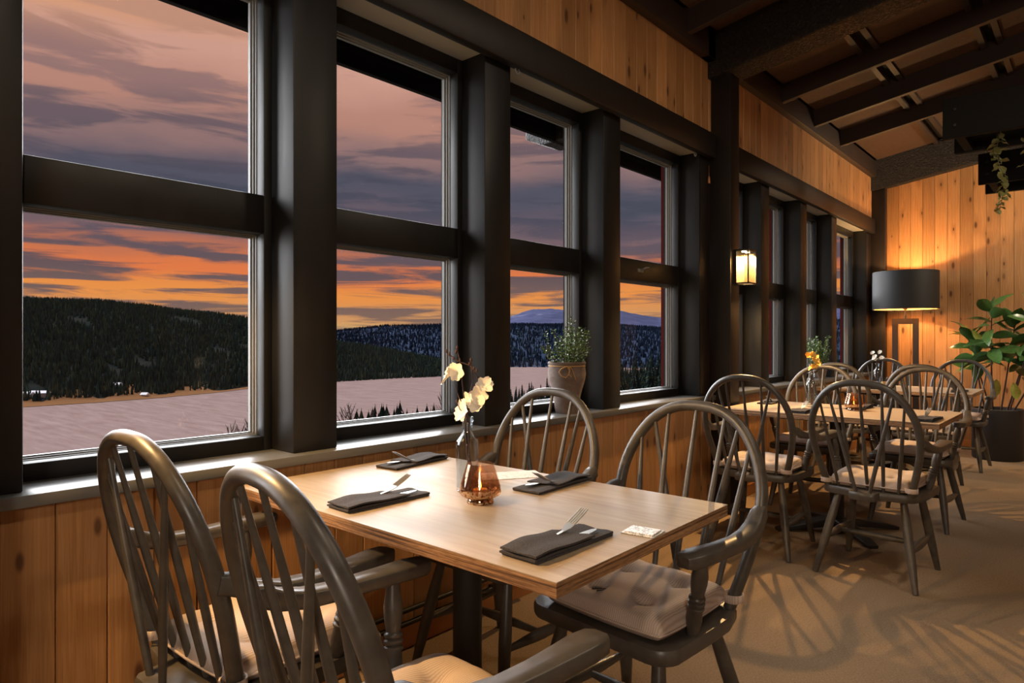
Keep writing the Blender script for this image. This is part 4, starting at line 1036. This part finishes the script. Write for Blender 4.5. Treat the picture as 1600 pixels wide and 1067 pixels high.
def hill(name, P, m, seed, rough, nx=160, ny=26, label='', back=1.5):
    """P: (column, shore distance, ridge distance, ridge height) seen from the house; a grid from the shore over the ridge and down behind"""
    rd = np.random.RandomState(seed); ph = rd.uniform(0, 6.28, (9, 2)); x0, x1 = P[0][0], P[-1][0]; vs = []
    def bumps(u, v):
        z = 0
        for k in range(9):
            fq = 1.7 ** k * 0.9; z += math.sin(u * fq * 5 + ph[k, 0] + 1.3 * math.sin(v * fq * 2 + ph[k, 1])) * math.cos(v * fq * 3 + ph[k, 1]) / (1.45 ** k)
        return z * 0.3
    def surf(px, v):
        s0, s1, h = interp(P, px); s = s0 + (s1 - s0) * v
        prof = math.sin(min(v, 1.0) * PI / 2) ** 1.1 if v <= 1 else math.cos((v - 1) / (back - 1) * PI / 2) * 0.75 + 0.25
        z = LAKE - 3 + (h - LAKE + 3) * prof + rough * bumps((px - x0) / 400.0, v * 2) * min(1, v * 2.2)
        return ground(px, s, z=z)
    for j in range(ny + 1):
        for i in range(nx + 1): vs.append(tuple(surf(x0 + (x1 - x0) * i / nx, back * j / ny)))
    W_ = nx + 1; o = MB().add(vs, [(j * W_ + i, j * W_ + i + 1, (j + 1) * W_ + i + 1, (j + 1) * W_ + i) for j in range(ny) for i in range(nx)]).build(name, m, smooth=80)
    return tag(o, label, 'hill', kind='structure'), surf


def yz(y, s): return EYE - (y - HZ) / FPX * s


A_P = [(-400, 520, 1250, yz(440, 1250)), (36, 690, 1500, yz(474, 1500)), (150, 740, 1550, yz(477, 1550)), (250, 800, 1650, yz(487, 1650)), (340, 880, 1800, yz(494, 1800)), (410, 980, 1900, yz(502, 1900)), (527, 1085, 1900, yz(537, 1900)), (620, 1180, 1900, yz(552, 1900)), (690, 1250, 1800, yz(567, 1800)), (760, 1350, 1650, yz(584, 1650))]
hA, sA = hill('near_hill', A_P, M['forest_floor'], 3, 9, label='dark forested hillside across the lake, left windows')
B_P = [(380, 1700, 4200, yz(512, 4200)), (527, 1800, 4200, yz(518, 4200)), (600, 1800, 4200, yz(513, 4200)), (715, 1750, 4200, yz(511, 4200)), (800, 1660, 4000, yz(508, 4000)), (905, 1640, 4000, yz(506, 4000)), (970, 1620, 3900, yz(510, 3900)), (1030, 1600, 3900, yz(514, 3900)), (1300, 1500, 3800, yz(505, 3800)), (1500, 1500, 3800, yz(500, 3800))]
hB, sB = hill('forest_ridge', B_P, M['hazed_forest'], 7, 22, nx=220, ny=30, label='haze-blue forested ridge beyond the lake, middle windows')
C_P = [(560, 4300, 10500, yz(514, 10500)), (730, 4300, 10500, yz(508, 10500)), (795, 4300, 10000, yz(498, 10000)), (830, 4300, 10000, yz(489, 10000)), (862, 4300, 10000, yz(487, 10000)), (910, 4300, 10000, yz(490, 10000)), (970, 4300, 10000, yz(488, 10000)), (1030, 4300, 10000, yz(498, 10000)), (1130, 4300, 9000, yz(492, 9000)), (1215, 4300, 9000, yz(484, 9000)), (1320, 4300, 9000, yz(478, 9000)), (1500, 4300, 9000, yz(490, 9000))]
hC, sC = hill('distant_mountain', C_P, M['fell'], 11, 60, nx=220, ny=30, label='haze-blue snow-dusted mountains on the horizon')

# forest on the far hillside: thousands of small spruces, nobody could count them
rng_ = np.random.RandomState(4); vs = []; fs = []


def cone(vs, fs, p, h, r, n=5, a0=0.0):
    for z0, z1, rr in ((0.05, 0.72, 1.0), (0.42, 1.0, 0.62)):
        k = len(vs); vs += [(p.x + rr * r * math.cos(a0 + 2 * PI * i / n), p.y + rr * r * math.sin(a0 + 2 * PI * i / n), p.z + h * z0) for i in range(n)] + [(p.x, p.y, p.z + h * z1)]
        fs += [(k + i, k + (i + 1) % n, k + n) for i in range(n)]


for k in range(24000):
    px = rng_.uniform(-120, 745); v = rng_.uniform(0.045, 1.08) ** 1.15; p = sA(px, v)
    if math.sin(px * 0.031 + v * 9) + math.sin(px * 0.013 - v * 17 + 2) + 0.6 * math.sin(px * 0.09 + v * 31) > 1.85: continue
    h = rng_.uniform(8, 15); cone(vs, fs, p - Vector((0, 0, 0.6)), h, h * 0.17, 5, rng_.uniform(0, 6))
me = bpy.data.meshes.new('hillside_forest'); me.from_pydata(vs, [], fs); me.materials.append(M['spruce'])
tag(link('hillside_forest', me), 'dense spruce forest covering the hillside across the lake', 'forest', kind='stuff')
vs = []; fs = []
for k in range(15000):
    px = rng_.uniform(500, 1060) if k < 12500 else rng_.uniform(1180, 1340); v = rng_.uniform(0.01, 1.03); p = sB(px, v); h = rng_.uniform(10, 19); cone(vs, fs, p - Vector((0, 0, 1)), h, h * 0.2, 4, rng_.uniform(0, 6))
me = bpy.data.meshes.new('ridge_forest'); me.from_pydata(vs, [], fs); me.materials.append(mat('hazed_spruce_needles', srgb(26, 36, 52), 1.0, 0, 0.0))  # needle colour shifted to blue in place of aerial haze
tag(link('ridge_forest', me), 'distant forest on the haze-blue ridge behind the lake', 'forest', kind='stuff')

# pale shore strip and cabins on the far bank
b = MB(); k = 60; sh = []
for i in range(k + 1):
    px = -200 + 640 * i / k; w = (0.055 + 0.03 * math.sin(i * 0.7)) * (1 if px < 250 else max(0.15, 1 - (px - 250) / 200))
    q0, q1 = sA(px, 0.002), sA(px, max(0.008, w)); q0.z = LAKE + 0.4; q1.z = max(q1.z + 1.2, LAKE + 1.5); sh += [q0, q1]
b.add(sh, [(2 * i, 2 * i + 2, 2 * i + 3, 2 * i + 1) for i in range(k)]); tag(b.build('shore_meadow', M['shore'], smooth=60), 'tan grassy strip along the far shore of the lake', 'meadow', kind='stuff')
M['cabin_wall'] = mat('cabin_wall', srgb(176, 168, 164), 0.8); M['cabin_roof'] = mat('snowy_roof', srgb(214, 214, 222), 0.8)
for px, v, L_, lab in ((42, 0.05, 12, 'small pale cabin at the far shore, at the left edge'), (62, 0.052, 20, 'long pale cabin at the far shore, second from the left edge'), (182, 0.075, 11, 'small tan cabin at the edge of the far forest'), (226, 0.02, 7, 'tiny boathouse on the far shore')):
    p = sA(px, v); p.z += 1.0; r = empty('cabin', p, TH); tag(r, lab, 'cabin', 'cabins on the far shore')
    MB().box(-L_ / 2, L_ / 2, -3, 3, -4, 3.2).build('walls', M['cabin_wall'], r, 0); MB().prism([(-3.8, 3.0), (3.8, 3.0), (0, 5.6)], 'x', -L_ / 2 - 0.6, L_ / 2 + 0.6).build('roof', M['cabin_roof'], r, 0)

# slope below the house and the stand of spruces on it
gv = []; NX, NY = 60, 24
def slope_pt(px, f):
    s = 6 + (430 - 6) * f; gy = 655 if px < 760 else (655 + (612 - 655) * min(1, (px - 760) / 230.0) if px < 990 else max(572, 612 - (px - 990) * 0.13))
    zl = -5.0 - 0.178 * s if px < 740 else None
    zr = min(-3.5 - 0.05 * s, yz(gy, s)) if s < 470 else yz(gy, s)
    w = min(1, max(0, (px - 700) / 90.0)); zl = -5.0 - 0.178 * s
    return ground(px, s, z=zl * (1 - w) + zr * w)
for j in range(NY + 1):
    for i in range(NX + 1): gv.append(tuple(slope_pt(-700 + 2250 * i / NX, j / NY)))
tag(MB().add(gv, [(j * (NX + 1) + i, j * (NX + 1) + i + 1, (j + 1) * (NX + 1) + i + 1, (j + 1) * (NX + 1) + i) for j in range(NY) for i in range(NX)]).build('valley_slope', M['forest_floor'], smooth=80), kind='structure')


def spruce_mesh(seed):
    rd = random.Random(seed); b = MB(); tiers = 13; vs = []
    for k in range(tiers):
        f = k / tiers; z = 0.06 + 0.90 * f; r = 0.155 * (1 - f) ** 0.85 + 0.006; n = 9; a0 = rd.uniform(0, 6)
        ring = [(r * (1.0 if i % 2 else 0.5) * rd.uniform(0.75, 1.15) * math.cos(a0 + PI * i / n), r * (1.0 if i % 2 else 0.5) * rd.uniform(0.75, 1.15) * math.sin(a0 + PI * i / n), z - (0.03 if i % 2 else 0.012) - r * 0.12) for i in range(2 * n)]
        b.add(ring + [(0, 0, z + 0.105 * (1 - 0.35 * f))], [(i, (i + 1) % (2 * n), 2 * n) for i in range(2 * n)])
    return b.mesh('foliage', M['spruce'], 0)


SPR = [spruce_mesh(k) for k in range(5)]; TRK = MB().lathe([(0.012, 0), (0.008, 0.5), (0.002, 0.97), (0, 0.98)], 6).mesh('trunk', M['trunk'])


def spruce(p, h, w, lab, grp):
    r = empty('spruce_tree', p, rd.uniform(0, 6)); tag(r, lab, 'tree', grp); r.scale = (h * w, h * w, h); link('foliage', SPR[rd.randrange(5)], r); link('trunk', TRK, r)


rd = random.Random(21); nth_ = 0
for px, y in ((548, 652), (557.5, 645), (564.7, 644), (576, 646), (582, 642), (586, 637), (592, 648), (596.5, 637), (599, 637), (604, 638), (609, 650), (616, 642), (620.5, 637), (625, 632), (630, 646), (636, 645), (645, 648), (652, 640), (660, 647), (667, 637), (673, 644), (678, 636), (700, 640), (714, 633)):
    s = rd.uniform(80, 130); top = ground(px, s, y=y - 2); z0 = slope_pt(px, (s - 6) / 424).z - 0.3
    nth_ += 1; spruce(Vector((top.x, top.y, z0)), (top.z - z0) / 0.945, rd.uniform(1.0, 1.4), 'dark spruce top below the second window, number %d counted from the left' % nth_, 'spruces below the second window')
for (a, b_, n, s0, s1, lab, grp) in ((772, 925, 70, 210, 430, 'spruce in the dense stand below the third window, behind the plant pot', 'spruces below the third window'), (945, 1060, 95, 190, 430, 'spruce on the green slope outside the fourth window', 'spruces outside the fourth window'), (1185, 1330, 60, 220, 430, 'spruce on the green slope outside the far row of windows', 'spruces outside the far windows')):
    for k in range(n):
        px = a + (b_ - a) * (k + rd.uniform(0, 1)) / n if k % 2 else rd.uniform(a, b_); s = s0 + (s1 - s0) * rd.random(); p = slope_pt(px, (s - 6) / 424); h = rd.uniform(9, 14) * (0.9 if s < 270 else 1.1); p.z -= 0.3
        spruce(p, h, rd.uniform(0.8, 1.15), lab, grp)


def bare_tree(p, h, seed, lab, grp):
    rd = random.Random(seed); r = empty('bare_birch', p); tag(r, lab, 'tree', grp); b = MB(); tw = MB()
    trunk = [Vector((0.02 * h * math.sin(k), 0.02 * h * math.cos(k * 1.7), h * k / 8)) for k in range(9)]; b.tube(trunk, [0.012 * h * (1 - 0.11 * k) for k in range(9)], 6); b.build('trunk', M['trunk'], r)
    for k in range(34):
        f = rd.uniform(0.45, 0.99); i = min(7, int(f * 8)); q = trunk[i].lerp(trunk[i + 1], f * 8 - i); a = rd.uniform(0, 6.28); L_ = h * 0.30 * (1.15 - f) + 0.04 * h; e = q + Vector((math.cos(a) * L_ * 0.45, math.sin(a) * L_ * 0.45, L_)); tw.tube([q, q.lerp(e, 0.5) + Vector((math.cos(a), math.sin(a), 0)) * L_ * 0.06, e], [0.0035 * h, 0.0025 * h, 0.001 * h], 4)
        for _ in range(2):
            g_ = q.lerp(e, rd.uniform(0.4, 0.8)); a2 = a + rd.uniform(-1.3, 1.3); e2 = g_ + Vector((math.cos(a2) * L_ * 0.25, math.sin(a2) * L_ * 0.25, L_ * 0.4)); tw.tube([g_, e2], [0.002 * h, 0.001 * h], 3)
    tw.build('branches', M['trunk'], r, 0)


for px, y, lab in ((358, 668, 'bare birch top at the lower right of the left window, leftmost'), (374, 672, 'bare birch top at the lower right of the left window, second'), (388, 652, 'bare birch top at the lower right of the left window, third'), (402, 645, 'bare birch top at the lower right of the left window, tallest'), (536, 645, 'bare birch top at the left edge of the second window'), (543, 642, 'bare birch top beside the left spruces of the second window'), (575, 644, 'thin bare tree between the spruces of the second window'), (690, 628, 'bare birch top at the right end of the second window'), (704, 632, 'bare birch top touching the frame of the second window')):
    s = rd.uniform(52, 64); top = ground(px, s, y=y); z0 = slope_pt(px, (s - 6) / 424).z - 0.3
    bare_tree(Vector((top.x, top.y, z0)), top.z - z0, int(px), lab, 'bare birches below the windows')
